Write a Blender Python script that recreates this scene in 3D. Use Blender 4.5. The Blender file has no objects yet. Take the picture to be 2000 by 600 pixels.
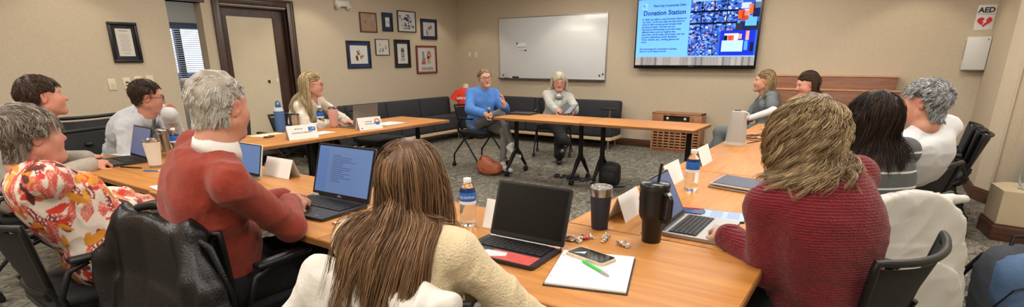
import bpy, bmesh, math, random
import numpy as np
from mathutils import Vector, Matrix
D = bpy.data; COL = bpy.context.scene.collection
rng = np.random.default_rng(7); random.seed(7)
PI = math.pi
# ---------------------------------------------------------------- camera model (metres, 2000x600 frame)
CAM = dict(f=1038.7, cx=993.7, cy=432.7, pitch=.298, roll=-.005, yaw=.599, H=1.42)
def cam_axes():
    cp, sp = math.cos(CAM['pitch']), math.sin(CAM['pitch']); cw, sw = math.cos(CAM['yaw']), math.sin(CAM['yaw'])
    fw = np.array([-sw*cp, cw*cp, -sp]); r = np.array([cw, sw, 0.]); u = np.cross(r, fw)
    c, s = math.cos(CAM['roll']), math.sin(CAM['roll'])
    return c*r+s*u, -s*r+c*u, fw
R_, U_, F_ = cam_axes(); H = CAM['H']; TZ = .737
def ray(x, y): return R_*(x-CAM['cx'])/CAM['f']-U_*(y-CAM['cy'])/CAM['f']+F_
def atz(x, y, z=TZ):
    d = ray(x, y); return np.array([0, 0, H])+d*(z-H)/d[2]
def att(x, y, t): return np.array([0, 0, H])+ray(x, y)*t
cam = D.objects.new('camera', D.cameras.new('camera')); COL.objects.link(cam)
cam.data.sensor_width = 36; cam.data.lens = CAM['f']*36/2000
cam.data.shift_x = (1000-CAM['cx'])/2000; cam.data.shift_y = (CAM['cy']-300)/2000
cam.data.clip_start = .05
M4 = Matrix([[R_[i], U_[i], -F_[i], (0, 0, H)[i]] for i in range(3)]+[[0, 0, 0, 1]])
cam.matrix_world = M4
bpy.context.scene.camera = cam
vs = bpy.context.scene.view_settings
vs.view_transform = 'Standard'; vs.look = 'None'; vs.gamma = 1; vs.use_curve_mapping = False; vs.exposure = 0
# ---------------------------------------------------------------- materials
def lin(c):
    if isinstance(c, str): c = tuple(int(c[i:i+2], 16)/255 for i in (0, 2, 4))
    return tuple((x/12.92 if x <= .04045 else ((x+.055)/1.055)**2.4) for x in c)
MATS = {}
def nodes(name):
    m = D.materials.new(name); m.use_nodes = True; nt = m.node_tree
    b = nt.nodes['Principled BSDF']; return m, nt, b
def mat(name, col, rough=.6, metal=0, nscale=0, namt=0, bump=0, bscale=60, spec=.5, coat=0, trans=0, emit=0, attr=False, sheen=0, stretch=(1, 1, 1), alpha=1, ior=1.45, sss=0):
    if name in MATS: return MATS[name]
    m, nt, b = nodes(name); L = nt.links; N = nt.nodes
    c = lin(col)+(1,)
    b.inputs['Base Color'].default_value = c
    b.inputs['Roughness'].default_value = rough; b.inputs['Metallic'].default_value = metal
    b.inputs['Specular IOR Level'].default_value = spec; b.inputs['Coat Weight'].default_value = coat
    b.inputs['Transmission Weight'].default_value = trans; b.inputs['IOR'].default_value = ior
    b.inputs['Sheen Weight'].default_value = sheen; b.inputs['Alpha'].default_value = alpha
    if sss:
        b.inputs['Subsurface Weight'].default_value = sss; b.inputs['Subsurface Scale'].default_value = .01
    tc = N.new('ShaderNodeTexCoord'); mp = N.new('ShaderNodeMapping'); mp.inputs['Scale'].default_value = stretch
    L.new(tc.outputs['Object'], mp.inputs['Vector'])
    src = None
    if attr:
        a = N.new('ShaderNodeAttribute'); a.attribute_name = 'Col'; src = a.outputs['Color']
        if not nscale: L.new(src, b.inputs['Base Color'])
    if nscale:
        n = N.new('ShaderNodeTexNoise'); n.inputs['Scale'].default_value = nscale; n.inputs['Detail'].default_value = 5
        L.new(mp.outputs[0], n.inputs['Vector'])
        mr = N.new('ShaderNodeMapRange'); mr.inputs['From Min'].default_value = .3; mr.inputs['From Max'].default_value = .7
        mr.inputs['To Min'].default_value = 1-namt; mr.inputs['To Max'].default_value = 1+namt
        L.new(n.outputs['Fac'], mr.inputs['Value'])
        h = N.new('ShaderNodeVectorMath'); h.operation = 'SCALE'
        if src: L.new(src, h.inputs[0])
        else: h.inputs[0].default_value = c[:3]
        L.new(mr.outputs[0], h.inputs['Scale']); L.new(h.outputs[0], b.inputs['Base Color'])
    if bump:
        n2 = N.new('ShaderNodeTexNoise'); n2.inputs['Scale'].default_value = bscale; n2.inputs['Detail'].default_value = 3
        L.new(mp.outputs[0], n2.inputs['Vector'])
        bp = N.new('ShaderNodeBump'); bp.inputs['Strength'].default_value = bump; bp.inputs['Distance'].default_value = .01
        L.new(n2.outputs['Fac'], bp.inputs['Height']); L.new(bp.outputs[0], b.inputs['Normal'])
    if emit:
        b.inputs['Emission Color'].default_value = c; b.inputs['Emission Strength'].default_value = emit
        if attr: L.new(src, b.inputs['Emission Color'])
    MATS[name] = m; return m
def wood(name, c1, c2, rough=.35, scale=(1, 12, 12), coat=.2, nsc=3.0):
    if name in MATS: return MATS[name]
    m, nt, b = nodes(name); L = nt.links; N = nt.nodes
    tc = N.new('ShaderNodeTexCoord'); mp = N.new('ShaderNodeMapping'); mp.inputs['Scale'].default_value = scale
    L.new(tc.outputs['Object'], mp.inputs['Vector'])
    n = N.new('ShaderNodeTexNoise'); n.inputs['Scale'].default_value = nsc; n.inputs['Detail'].default_value = 6; n.inputs['Distortion'].default_value = .6
    L.new(mp.outputs[0], n.inputs['Vector'])
    n2 = N.new('ShaderNodeTexNoise'); n2.inputs['Scale'].default_value = nsc*7; n2.inputs['Detail'].default_value = 3
    L.new(mp.outputs[0], n2.inputs['Vector'])
    mx = N.new('ShaderNodeMath'); mx.operation = 'MULTIPLY_ADD'; mx.inputs[1].default_value = .35
    L.new(n2.outputs['Fac'], mx.inputs[0]); L.new(n.outputs['Fac'], mx.inputs[2])
    cr = N.new('ShaderNodeValToRGB'); cr.color_ramp.elements[0].position = .45; cr.color_ramp.elements[1].position = .9
    cr.color_ramp.elements[0].color = lin(c1)+(1,); cr.color_ramp.elements[1].color = lin(c2)+(1,)
    L.new(mx.outputs[0], cr.inputs[0]); L.new(cr.outputs[0], b.inputs['Base Color'])
    b.inputs['Roughness'].default_value = rough; b.inputs['Coat Weight'].default_value = coat; b.inputs['Coat Roughness'].default_value = .25
    MATS[name] = m; return m
# ---------------------------------------------------------------- object helpers
def tag(o, label=None, cat=None, group=None, kind=None):
    if label: o['label'] = label
    if cat: o['category'] = cat
    if group: o['group'] = group
    if kind: o['kind'] = kind
    return o
def thing(name, label, cat, loc=(0, 0, 0), rz=0, group=None):
    o = D.objects.new(name, None); COL.objects.link(o); o.empty_display_size = .1
    o.location = [float(v) for v in loc]; o.rotation_euler = (0, 0, rz)
    return tag(o, label, cat, group)
def link_mesh(name, me, mats, parent=None):
    o = D.objects.new(name, me); COL.objects.link(o)
    for m in (mats if isinstance(mats, (list, tuple)) else [mats]): me.materials.append(m)
    if parent: o.parent = parent
    return o
def raw_mesh(name, V, Fq, mats, parent=None, smooth=True, cols=None, mi=None):
    """V (n,3); Fq (m,3|4) int array"""
    V = np.asarray(V, np.float32); Fq = np.asarray(Fq, np.int32); k = Fq.shape[1]
    me = D.meshes.new(name); me.vertices.add(len(V)); me.vertices.foreach_set('co', V.ravel())
    me.loops.add(Fq.size); me.loops.foreach_set('vertex_index', Fq.ravel())
    me.polygons.add(len(Fq)); me.polygons.foreach_set('loop_start', np.arange(0, Fq.size, k, dtype=np.int32))
    try: me.polygons.foreach_set('loop_total', np.full(len(Fq), k, np.int32))
    except Exception: pass
    me.polygons.foreach_set('use_smooth', np.full(len(Fq), smooth))
    if mi is not None: me.polygons.foreach_set('material_index', np.asarray(mi, np.int32))
    me.update(calc_edges=True)
    if cols is not None:
        a = me.color_attributes.new('Col', 'FLOAT_COLOR', 'POINT')
        c4 = np.ones((len(V), 4), np.float32); c4[:, :3] = cols; a.data.foreach_set('color', c4.ravel())
    return link_mesh(name, me, mats, parent)
def rotm(rx=0, ry=0, rz=0): return (Matrix.Rotation(rz, 3, 'Z') @ Matrix.Rotation(ry, 3, 'Y') @ Matrix.Rotation(rx, 3, 'X'))
class MB:
    def __init__(s): s.v = []; s.f = []; s.m = []; s.sm = []; s.X = Matrix.Identity(4)
    def add(s, V, Fs, m=0, sm=False):
        b = len(s.v); s.v += [tuple(s.X @ Vector(v)) for v in V]
        for f in Fs: s.f.append(tuple(b+i for i in f)); s.m.append(m); s.sm.append(sm)
        return s
    def box(s, c, d, R=None, m=0, bev=0, seg=2):
        bm = bmesh.new(); bmesh.ops.create_cube(bm, size=1)
        for v in bm.verts: v.co = Vector((v.co.x*d[0], v.co.y*d[1], v.co.z*d[2]))
        if bev: bmesh.ops.bevel(bm, geom=bm.edges[:], offset=min(bev, min(d)*.49), segments=seg, profile=.5, affect='EDGES')
        R = R or Matrix.Identity(3); c = Vector(c)
        V = [R @ v.co + c for v in bm.verts]; bm.verts.index_update(); Fs = [[v.index for v in f.verts] for f in bm.faces]
        bm.free(); return s.add(V, Fs, m, bool(bev))
    def tube(s, pts, r, n=8, m=0, closed=False, caps=True):
        P = [Vector(p) for p in pts]; k = len(P); rs = r if isinstance(r, (list, tuple)) else [r]*k
        V = []; up = None
        for i in range(k):
            a = P[(i-1) % k] if (closed or i > 0) else P[i]; b = P[(i+1) % k] if (closed or i < k-1) else P[i]
            t = (b-a).normalized()
            if up is None: up = t.orthogonal().normalized()
            up = (up-t*up.dot(t)); up = up.normalized() if up.length > 1e-6 else t.orthogonal().normalized()
            q = t.cross(up)
            V += [P[i]+(up*math.cos(2*PI*j/n)+q*math.sin(2*PI*j/n))*rs[i] for j in range(n)]
        Fs = [[i*n+j, i*n+(j+1) % n, ((i+1) % k)*n+(j+1) % n, ((i+1) % k)*n+j] for i in range(k if closed else k-1) for j in range(n)]
        if caps and not closed: Fs += [list(range(n))[::-1], [(k-1)*n+j for j in range(n)]]
        return s.add(V, Fs, m, True)
    def lathe(s, prof, c=(0, 0, 0), n=24, m=0, R=None, caps=True):
        R = R or Matrix.Identity(3); c = Vector(c); V = []
        for (r, z) in prof: V += [R @ Vector((r*math.cos(2*PI*j/n), r*math.sin(2*PI*j/n), z))+c for j in range(n)]
        k = len(prof); Fs = [[i*n+j, i*n+(j+1) % n, (i+1)*n+(j+1) % n, (i+1)*n+j] for i in range(k-1) for j in range(n)]
        if caps: Fs += [list(range(n))[::-1], [(k-1)*n+j for j in range(n)]]
        return s.add(V, Fs, m, True)
    def prism(s, poly, z0, z1, R=None, c=(0, 0, 0), m=0):
        R = R or Matrix.Identity(3); c = Vector(c); n = len(poly)
        V = [R @ Vector((x, y, z0))+c for x, y in poly]+[R @ Vector((x, y, z1))+c for x, y in poly]
        Fs = [list(range(n))[::-1], [n+j for j in range(n)]]+[[j, (j+1) % n, n+(j+1) % n, n+j] for j in range(n)]
        return s.add(V, Fs, m)
    def ell(s, c, r, n=16, m=0, R=None):
        prof = [(max(math.sin(PI*i/n), 1e-4), -math.cos(PI*i/n)) for i in range(n+1)]
        R = R or Matrix.Identity(3); S = Matrix.Diagonal(Vector(r)); return s.lathe(prof, c, n, m, R @ S, caps=False)
    def build(s, name, mats, parent=None, cols=None):
        me = D.meshes.new(name); me.from_pydata(s.v, [], s.f)
        for p, mi, sm in zip(me.polygons, s.m, s.sm): p.material_index = mi; p.use_smooth = sm
        me.update(); o = link_mesh(name, me, mats, parent)
        if any(s.sm):
            try:
                me.set_sharp_from_angle(angle=math.radians(50))
            except Exception: pass
        return o
def copy_tree(o, parent=None):
    c = o.copy(); COL.objects.link(c)
    if parent: c.parent = parent
    for ch in list(o.children): copy_tree(ch, c)
    return c
def rrect(w, h, r, n=5):
    P = []
    for cx, cy, a0 in ((w/2-r, h/2-r, 0), (-w/2+r, h/2-r, 90), (-w/2+r, -h/2+r, 180), (w/2-r, -h/2+r, 270)):
        for i in range(n+1):
            a = math.radians(a0+90*i/n); P.append((cx+r*math.cos(a), cy+r*math.sin(a)))
    return P
def text_obj(name, s, size, mtx, mt, parent=None, align='LEFT', warp=None, bold=0, spacing=1.0, label=None):
    cu = D.curves.new('txt', 'FONT'); cu.body = s; cu.size = size; cu.align_x = align; cu.resolution_u = 2; cu.offset = bold; cu.space_line = spacing; cu.extrude = .0003
    o = D.objects.new('txt', cu); COL.objects.link(o)
    bpy.context.view_layer.update()
    me = D.meshes.new_from_object(o.evaluated_get(bpy.context.evaluated_depsgraph_get()))
    D.objects.remove(o); D.curves.remove(cu)
    for v in me.vertices:
        p = v.co.copy()
        if warp: p = Vector(warp(p))
        v.co = mtx @ p
    me.materials.clear(); ob = link_mesh(name, me, mt, parent)
    return ob
def basis(o, x, y):
    x = Vector(x).normalized(); y = Vector(y).normalized(); z = x.cross(y)
    return Matrix(((x.x, y.x, z.x, o[0]), (x.y, y.y, z.y, o[1]), (x.z, y.z, z.z, o[2]), (0, 0, 0, 1)))
# ---------------------------------------------------------------- the room
XL, XR, YB, YF, ZC = -7.05, .957, 8.55, -1.6, 2.75
def wallpaint():
    m, nt, b = nodes('wall_paint'); L = nt.links; N = nt.nodes
    tc = N.new('ShaderNodeTexCoord')
    n = N.new('ShaderNodeTexNoise'); n.inputs['Scale'].default_value = 45; n.inputs['Detail'].default_value = 6
    L.new(tc.outputs['Object'], n.inputs['Vector'])
    cr = N.new('ShaderNodeValToRGB'); cr.color_ramp.elements[0].position = .35; cr.color_ramp.elements[1].position = .7
    cr.color_ramp.elements[0].color = lin('bcae97')+(1,); cr.color_ramp.elements[1].color = lin('c3b59f')+(1,)
    L.new(n.outputs['Fac'], cr.inputs[0]); L.new(cr.outputs[0], b.inputs['Base Color'])
    bp = N.new('ShaderNodeBump'); bp.inputs['Strength'].default_value = .25; bp.inputs['Distance'].default_value = .004
    n2 = N.new('ShaderNodeTexNoise'); n2.inputs['Scale'].default_value = 120; L.new(tc.outputs['Object'], n2.inputs['Vector'])
    L.new(n2.outputs['Fac'], bp.inputs['Height']); L.new(bp.outputs[0], b.inputs['Normal'])
    b.inputs['Roughness'].default_value = .75; return m
def carpetmat():
    m, nt, b = nodes('carpet'); L = nt.links; N = nt.nodes
    tc = N.new('ShaderNodeTexCoord')
    nz = N.new('ShaderNodeTexNoise'); nz.inputs['Scale'].default_value = 6; nz.inputs['Detail'].default_value = 2; L.new(tc.outputs['Object'], nz.inputs['Vector'])
    mxv = N.new('ShaderNodeVectorMath'); mxv.operation = 'MULTIPLY_ADD'; mxv.inputs[1].default_value = (.22, .22, 0)
    L.new(nz.outputs['Color'], mxv.inputs[0]); L.new(tc.outputs['Object'], mxv.inputs[2])
    mp = N.new('ShaderNodeMapping'); mp.inputs['Scale'].default_value = (26, 8, 1); mp.inputs['Rotation'].default_value = (0, 0, .9); L.new(mxv.outputs[0], mp.inputs['Vector'])
    v = N.new('ShaderNodeTexNoise'); v.inputs['Scale'].default_value = 1.3; v.inputs['Detail'].default_value = 5; v.inputs['Distortion'].default_value = 1.4; L.new(mp.outputs[0], v.inputs['Vector'])
    fn = N.new('ShaderNodeTexNoise'); fn.inputs['Scale'].default_value = 160; fn.inputs['Detail'].default_value = 2; L.new(tc.outputs['Object'], fn.inputs['Vector'])
    ad = N.new('ShaderNodeMath'); ad.operation = 'MULTIPLY_ADD'; ad.inputs[1].default_value = .45; L.new(fn.outputs['Fac'], ad.inputs[0]); L.new(v.outputs['Fac'], ad.inputs[2])
    cr = N.new('ShaderNodeValToRGB'); e = cr.color_ramp.elements; e[0].position = .50; e[1].position = .95
    e[0].color = lin('36362f')+(1,); e[1].color = lin('9d988b')+(1,); x = cr.color_ramp.elements.new(.72); x.color = lin('6c685e')+(1,)
    L.new(ad.outputs[0], cr.inputs[0]); L.new(cr.outputs[0], b.inputs['Base Color'])
    bp = N.new('ShaderNodeBump'); bp.inputs['Strength'].default_value = .6; bp.inputs['Distance'].default_value = .008
    L.new(ad.outputs[0], bp.inputs['Height']); L.new(bp.outputs[0], b.inputs['Normal'])
    b.inputs['Roughness'].default_value = .95; b.inputs['Specular IOR Level'].default_value = .1; return m
WALL = wallpaint(); CARPET = carpetmat()
DARKWOOD = wood('dark_wood', '2a1a12', '4d3323', .4, (3, 3, .6), .15)
BASEW = wood('baseboard_wood', '3c2318', '5f3b29', .4, (1, 1, 12), .15)
BLACK = mat('black_plastic', '141415', .45, bump=.05, bscale=300)
BLKMET = mat('black_metal', '111112', .38, .3)
WHITEP = mat('white_plastic', 'd8d6d0', .4)
PAPER = mat('paper', 'e9e8e6', .7)
STEEL = mat('brushed_steel', 'b9b6b0', .28, 1, bump=.05, bscale=200, stretch=(1, 1, 20))
CHROME = mat('chrome', 'cfcfcf', .12, 1)
IVORY = mat('ivory_plastic', 'd6cbb0', .45)
def struct(name, mb, mats, parent=None):
    o = mb.build(name, mats, parent)
    if parent is None: o['kind'] = 'structure'
    return o
m = MB(); m.box(((XL-3.2+2.2)/2, (YB+YF)/2, -.05), (2.2-(XL-3.2), YB-YF+.6, .1)); struct('floor', m, CARPET)
CEILM = mat('ceiling_tile', 'c9c6bf', .9, bump=.3, bscale=90)
m = MB(); m.box(((XL+2.2)/2, (YB+YF)/2, ZC+.05), (2.2-XL+.4, YB-YF+.4, .1)); struct('ceiling', m, CEILM)
TH = .16
def wbox(m, x0, x1, y0, y1, z0, z1): m.box(((x0+x1)/2, (y0+y1)/2, (z0+z1)/2), (x1-x0, y1-y0, z1-z0))
m = MB()
OP0, OP1, OPZ = 3.26, 3.66, 2.09; DR0, DR1, DRZ = 3.90, 4.82, 2.09
for y0, y1, z0 in ((YF, OP0, 0), (OP0, OP1, OPZ), (OP1, DR0, 0), (DR0, DR1, DRZ), (DR1, YB+TH, 0)): wbox(m, XL-TH, XL, y0, y1, z0, ZC)
struct('wall_left', m, WALL)
m = MB(); wbox(m, XL, XR+.9, YB, YB+TH, 0, ZC); struct('wall_back', m, WALL)
m = MB(); wbox(m, XL-TH, 2.2, YF-TH, YF, 0, ZC); struct('wall_front', m, WALL)
RW = [(XR, YB), (XR, 7.16), (1.045, 6.95), (1.15, 6.95), (1.15, 6.25), (1.24, 6.25), (1.24, 5.2), (1.7, 5.2), (1.7, YF), (2.1, YF), (2.1, YB)]
m = MB(); m.prism(RW, 0, ZC); struct('wall_right', m, WALL)
def runs(name, pts, h=.105, t=.016):
    m = MB()
    for a, b in zip(pts[:-1], pts[1:]):
        a = Vector(a+(0,)); b = Vector(b+(0,)); d = (b-a).normalized(); n = Vector((-d.y, d.x, 0)); mid = (a+b)/2
        Rm = Matrix((d, n, (0, 0, 1))).transposed()
        m.box((mid.x+n.x*t/2, mid.y+n.y*t/2, h/2), ((b-a).length+t, t, h), Rm, bev=.004)
        m.box((mid.x+n.x*t*.35, mid.y+n.y*t*.35, h+.006), ((b-a).length+t*.5, t*.6, .014), Rm, bev=.003)
    return struct(name, m, BASEW)
runs('baseboard_left', [(XL, YB), (XL, 4.92)][::1]); runs('baseboard_left_near', [(XL, 3.25), (XL, YF)])
bpy.context.scene.objects['baseboard_left_near'].name = 'baseboard_left.001'
runs('baseboard_back', [(XR, YB), (XL, YB)])
runs('baseboard_right', [(1.7, YF), (1.7, 5.2), (1.24, 5.2), (1.24, 6.25), (1.15, 6.25), (1.15, 6.95), (1.045, 6.95), (XR, 7.16), (XR, YB)], .12)
# stepped pier beside the right wall: low boxed ledge with its own skirting
LG = [(.89, 5.88), (.93, 5.56), (1.7, 5.46), (1.7, 6.0), (1.0, 6.0)]
m = MB(); m.prism(LG, 0, .40); struct('trim_1', m, mat('ledge_paint', 'c2b193', .6, bump=.1, bscale=60))
m = MB()
for a, b in (((1.7, 5.46), (.93, 5.56)), ((.93, 5.56), (.89, 5.88)), ((.89, 5.88), (1.0, 6.0))):
    a = Vector(a+(0,)); b = Vector(b+(0,)); d = (b-a).normalized(); n = Vector((d.y, -d.x, 0)); mid = (a+b)/2
    n = -n if n.dot(Vector((1.3, 5.8, 0))-mid) > 0 else n
    m.box((mid.x+n.x*.009, mid.y+n.y*.009, .06), ((b-a).length+.03, .018, .12), Matrix((d, n, (0, 0, 1))).transposed(), bev=.004)
    m.box((mid.x+n.x*.006, mid.y+n.y*.006, .128), ((b-a).length+.02, .012, .016), Matrix((d, n, (0, 0, 1))).transposed(), bev=.003)
struct('baseboard_ledge', m, BASEW)
# narrow raised strips on the right wall pier
m = MB(); wbox(m, 1.04, 1.06, 6.93, 6.955, .14, 2.7); wbox(m, 1.17, 1.19, 6.235, 6.25, .14, 2.7); struct('trim_2', m, WALL)
# --- sidelight opening and the office seen through it
m = MB(); wbox(m, XL-TH, XL+.012, OP0-.02, OP1+.05, OPZ-.0, OPZ+.035); struct('trim_3', m, DARKWOOD)
OFFW = mat('office_paint', '8f8a7c', .8)
m = MB(); wbox(m, -10.25, -10.1, 1.5, 4.4, 0, 2.6); wbox(m, -10.25, -10.1, 5.75, 8, 0, 2.6); wbox(m, -10.25, -10.1, 4.4, 5.75, 0, .5); wbox(m, -10.25, -10.1, 4.4, 5.75, 1.98, 2.6)
wbox(m, -10.1, XL-TH, 8, 8.1, 0, 2.6); wbox(m, -10.1, XL-TH, 1.4, 1.5, 0, 2.6); struct('wall_office', m, OFFW)
m = MB(); wbox(m, -10.25, XL-TH, 1.4, 8.1, 2.6, 2.7); struct('ceiling_office', m, CEILM)
wd = MB(); wbox(wd, -10.2, -10.1, 4.35, 5.8, 1.93, 2.03); wbox(wd, -10.2, -10.1, 4.35, 5.8, .45, .52); wbox(wd, -10.2, -10.1, 4.35, 4.43, .5, 2.0); wbox(wd, -10.2, -10.1, 5.72, 5.8, .5, 2.0)
wbox(wd, -10.2, -10.12, 4.74, 4.84, .5, 1.97)
w1 = struct('window_1', wd, mat('window_metal', '3c4250', .5))
m = MB()
for z in np.arange(.55, 1.94, .035): m.box((-10.09, 5.08, z), (.03, 1.28, .002), rotm(0, .5, 0))
m.build('blind', mat('blind_slat', 'b8bcc2', .5), w1)
m = MB(); wbox(m, -10.165, -10.155, 4.43, 5.72, .52, 1.96); m.build('pane', mat('clear_glass', 'f4f8fa', .02, trans=1, ior=1.02), w1)
# glowing sheet as overcast sky and a blue strip beyond that window
m = MB(); wbox(m, -16, -15.9, 1, 12, -2, 6); o = m.build('outdoor_sky', mat('outdoor_sky', 'e8f1ff', 1, emit=3.2)); tag(o, kind='structure'); o.name = 'trim_4'
m = MB(); wbox(m, -12.6, -12.5, 3, 9, .0, 1.15); o = m.build('outdoor_hedge', mat('outside_blue', '3f6fae', .8)); o.name = 'trim_5'; tag(o, kind='structure')
# --- the glazed door
m = MB(); cw = .095
for y0, y1, z0, z1 in ((DR0-.03-cw+.015, DR0-.015, 0, DRZ+.015+cw), (DR1+.015, DR1+cw+.03, 0, DRZ+.015+cw), (DR0-.02, DR1+.02, DRZ+.015, DRZ+.015+cw)):
    m.box((XL+.011, (y0+y1)/2, (z0+z1)/2), (.026, y1-y0, z1-z0), bev=.006)
    if y1-y0 < .3: m.box((XL+.020, y0+(.02 if y0 < 4.3 else cw-.02), (z0+z1)/2), (.026, .03, z1-z0), bev=.006)
    else: m.box((XL+.020, (y0+y1)/2, z1-.02), (.026, y1-y0+.1, .03), bev=.006)
for y in (DR0, DR1): wbox(m, XL-TH, XL, y-.018 if y == DR0 else y-.002, y+.002 if y == DR0 else y+.018, 0, DRZ+.0)
wbox(m, XL-TH, XL, DR0, DR1, DRZ-.018, DRZ+.0)
dr = struct('door_1', m, DARKWOOD)
m = MB(); xd0, xd1 = XL-.115, XL-.075; G0, G1, GZ0, GZ1 = 4.0, 4.66, .26, 1.965
wbox(m, xd0, xd1, DR0+.01, G0, .012, DRZ-.02); wbox(m, xd0, xd1, G1, DR1-.01, .012, DRZ-.02); wbox(m, xd0, xd1, G0, G1, GZ1, DRZ-.02); wbox(m, xd0, xd1, G0, G1, .012, GZ0)
m.build('door_leaf', DARKWOOD, dr)
m = MB(); wbox(m, XL-.1, XL-.09, G0-.005, G1+.005, GZ0-.005, GZ1+.005); m.build('glass_pane', mat('filmed_glass', 'd0c4aa', .22, nscale=3, namt=.05, spec=.6), dr)  # pane in an opaque beige tone, faintly mottled
m = MB(); m.lathe([(.001, 0), (.012, .001), (.014, .02), (.009, .03), (.001, .031)], (XL-.09, 4.49, 1.13), 12, 0, rotm(0, PI/2, 0)); m.box((XL-.086, 4.5, 1.12), (.006, .02, .045)); m.build('lock_knob', BLACK, dr)
m = MB(); m.box((XL-.088, 4.625, 1.14), (.002, .03, .03)); m.build('sticker', PAPER, dr)
# desk and white things in the office beyond
m = MB(); wbox(m, -8.9, -8.2, 3.55, 5.0, .90, .94); wbox(m, -8.88, -8.84, 3.6, 4.95, 0, .90); wbox(m, -8.26, -8.22, 3.6, 4.95, 0, .90)
o = m.build('office_counter', mat('counter_white', 'c9c9c6', .5)); tag(o, 'white counter in the office seen through the narrow opening', 'counter')
m = MB(); m.ell((-8.5, 4.02, 1.09), (.09, .10, .075)); m.ell((-8.5, 4.1, .995), (.13, .14, .06)); o = m.build('plush_cushion', mat('plush_white', 'cfc7bd', .9)); tag(o, 'rounded off-white cushion on the office counter beyond the opening', 'cushion')
# --- ceiling lamps
LAMPM = mat('lamp_diffuser', 'fff1dc', 1, emit=5.5)
HOUSE = mat('lamp_housing', 'd8d6d2', .4)
def ceiling_or_fill_light(x, y, w=1.2, d=.6, e=None):
    t = thing('ceiling_light', 'flat rectangular ceiling light panel above the meeting tables', 'ceiling light', (x, y, ZC-.03), 0, 'ceiling light panels')
    m = MB()
    for dx, dy, sx, sy in ((0, d/2, w+.04, .03), (0, -d/2, w+.04, .03), (w/2, 0, .03, d), (-w/2, 0, .03, d)): m.box((dx, dy, .012), (sx, sy, .035))
    m.build('frame', HOUSE, t); m = MB(); m.box((0, 0, .015), (w-.02, d-.02, .01)); m.build('diffuser', LAMPM, t)
    return t
LX = (-5.2, -2.9, -.6); LY = (.4, 2.9, 5.4)
for x, y, e_ in [(x, y, 21 if y > 2 else 19) for x in LX for y in LY]+[(-4.1, 7.1, 15), (-1.5, 7.1, 22), (.55, 6.0, 20), (1.0, 1.2, 24), (1.0, 3.6, 24), (-3.4, -1.0, 24), (-1.0, -1.0, 25)]:  # regular grid first, then unseen panels added to brighten walls and people's backs
        ceiling_or_fill_light(x, y, *((1.2, .6) if x < .5 else (.6, .6)))
        l = D.lights.new('panel_light', 'AREA'); l.shape = 'RECTANGLE'; l.size = 1.15 if x < .5 else .55; l.size_y = .55; l.energy = e_; l.color = (1, .965, .915)
        lo = D.objects.new('panel_light', l); COL.objects.link(lo); lo.location = (x, y, ZC-.045)
def downlight(x, y, e=26):
    t = thing('recessed_downlight', 'small round recessed ceiling spot washing the wall below', 'downlight', (x, y, ZC-.012), 0, 'recessed wall-washer spots')
    m = MB(); m.lathe([(.055, 0), (.085, 0), (.088, .006), (.085, .012), (.055, .012)], n=24, caps=False); m.build('ring', HOUSE, t)
    m = MB(); m.lathe([(.001, .008), (.054, .008), (.054, .010), (.001, .010)], n=20); m.build('lamp', mat('spot_lens', 'ffe6c4', 1, emit=12), t)
    l = D.lights.new('spot', 'SPOT'); l.energy = e; l.spot_size = math.radians(95); l.spot_blend = .35; l.shadow_soft_size = .04; l.color = (1, .86, .68)
    lo = D.objects.new('spot', l); COL.objects.link(lo); lo.location = (x, y, ZC-.02)
for x, y in ((-6.45, 7.75), (-6.45, 2.2), (-6.45, 5.1), (-4.4, 7.95), (.2, 7.9)): downlight(x, y)
l = D.lights.new('office_light', 'AREA'); l.size = 1.6; l.energy = 30; l.color = (.95, .97, 1); lo = D.objects.new('office_light', l); COL.objects.link(lo); lo.location = (-8.8, 4.6, 2.55)
w = D.worlds.new('world'); bpy.context.scene.world = w; w.use_nodes = True; w.node_tree.nodes['Background'].inputs[0].default_value = (.75, .85, 1, 1); w.node_tree.nodes['Background'].inputs[1].default_value = .5
# ---------------------------------------------------------------- wall things
def frame_on_left(name, label, y0, y1, z0, z1, fw, fmat, mats_inner, art, d=.022, tilt=0):
    """picture on the left wall: frame, mat board, artwork with small marks"""
    yc, zc = (y0+y1)/2, (z0+z1)/2; W_, H_ = y1-y0, z1-z0
    t = thing('picture_frame', label, 'framed picture', (XL+.001, yc, zc), 0, 'framed pictures on the left wall' if name == 'g' else None)
    t.rotation_euler = (tilt, 0, 0)
    m = MB()
    for dy, dz, sy, sz in ((0, H_/2-fw/2, W_, fw), (0, -H_/2+fw/2, W_, fw), (W_/2-fw/2, 0, fw, H_-2*fw+.001), (-W_/2+fw/2, 0, fw, H_-2*fw+.001)):
        m.box((d/2, dy, dz), (d, sy, sz), bev=.004); 
    m.build('frame', fmat, t)
    w2, h2 = W_-2*fw, H_-2*fw
    m = MB(); m.box((.006, 0, 0), (.006, w2+.004, h2+.004)); m.build('mat_board', mats_inner[0], t)
    aw, ah = art['w']*W_, art['h']*H_
    m = MB(); m.box((.011, 0, art.get('dz', 0)), (.004, aw, ah)); m.build('artwork', mats_inner[1], t)
    m = MB(); r = random.Random(art['seed'])
    for (py, pz, sy, sz, mi, rt) in art['marks']: m.box((.0135, py*aw, pz*ah+art.get('dz', 0)), (.0012, sy*aw, sz*ah), rotm(rt, 0, 0), m=mi)
    m.build('drawing', art['pal'], t)
    m = MB(); m.box((.016, 0, 0), (.001, w2, h2)); m.build('glass', mat('picture_glass', 'ffffff', .04, trans=1, ior=1.01), t)
    return t
BLKF = mat('black_frame', '17161a', .35, bump=.05); BRNF = wood('brown_frame', '1d120f', '3c2018', .35, (4, 4, 4))
NAVY = mat('navy_mat', '24365e', .8); BMAT = mat('black_mat', '2a2a2e', .8); CREAM = mat('cream_paper', 'd9d3c8', .7); WART = mat('white_art', 'd4d2cc', .7); TANART = mat('tan_art', 'a18368', .8)
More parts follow.
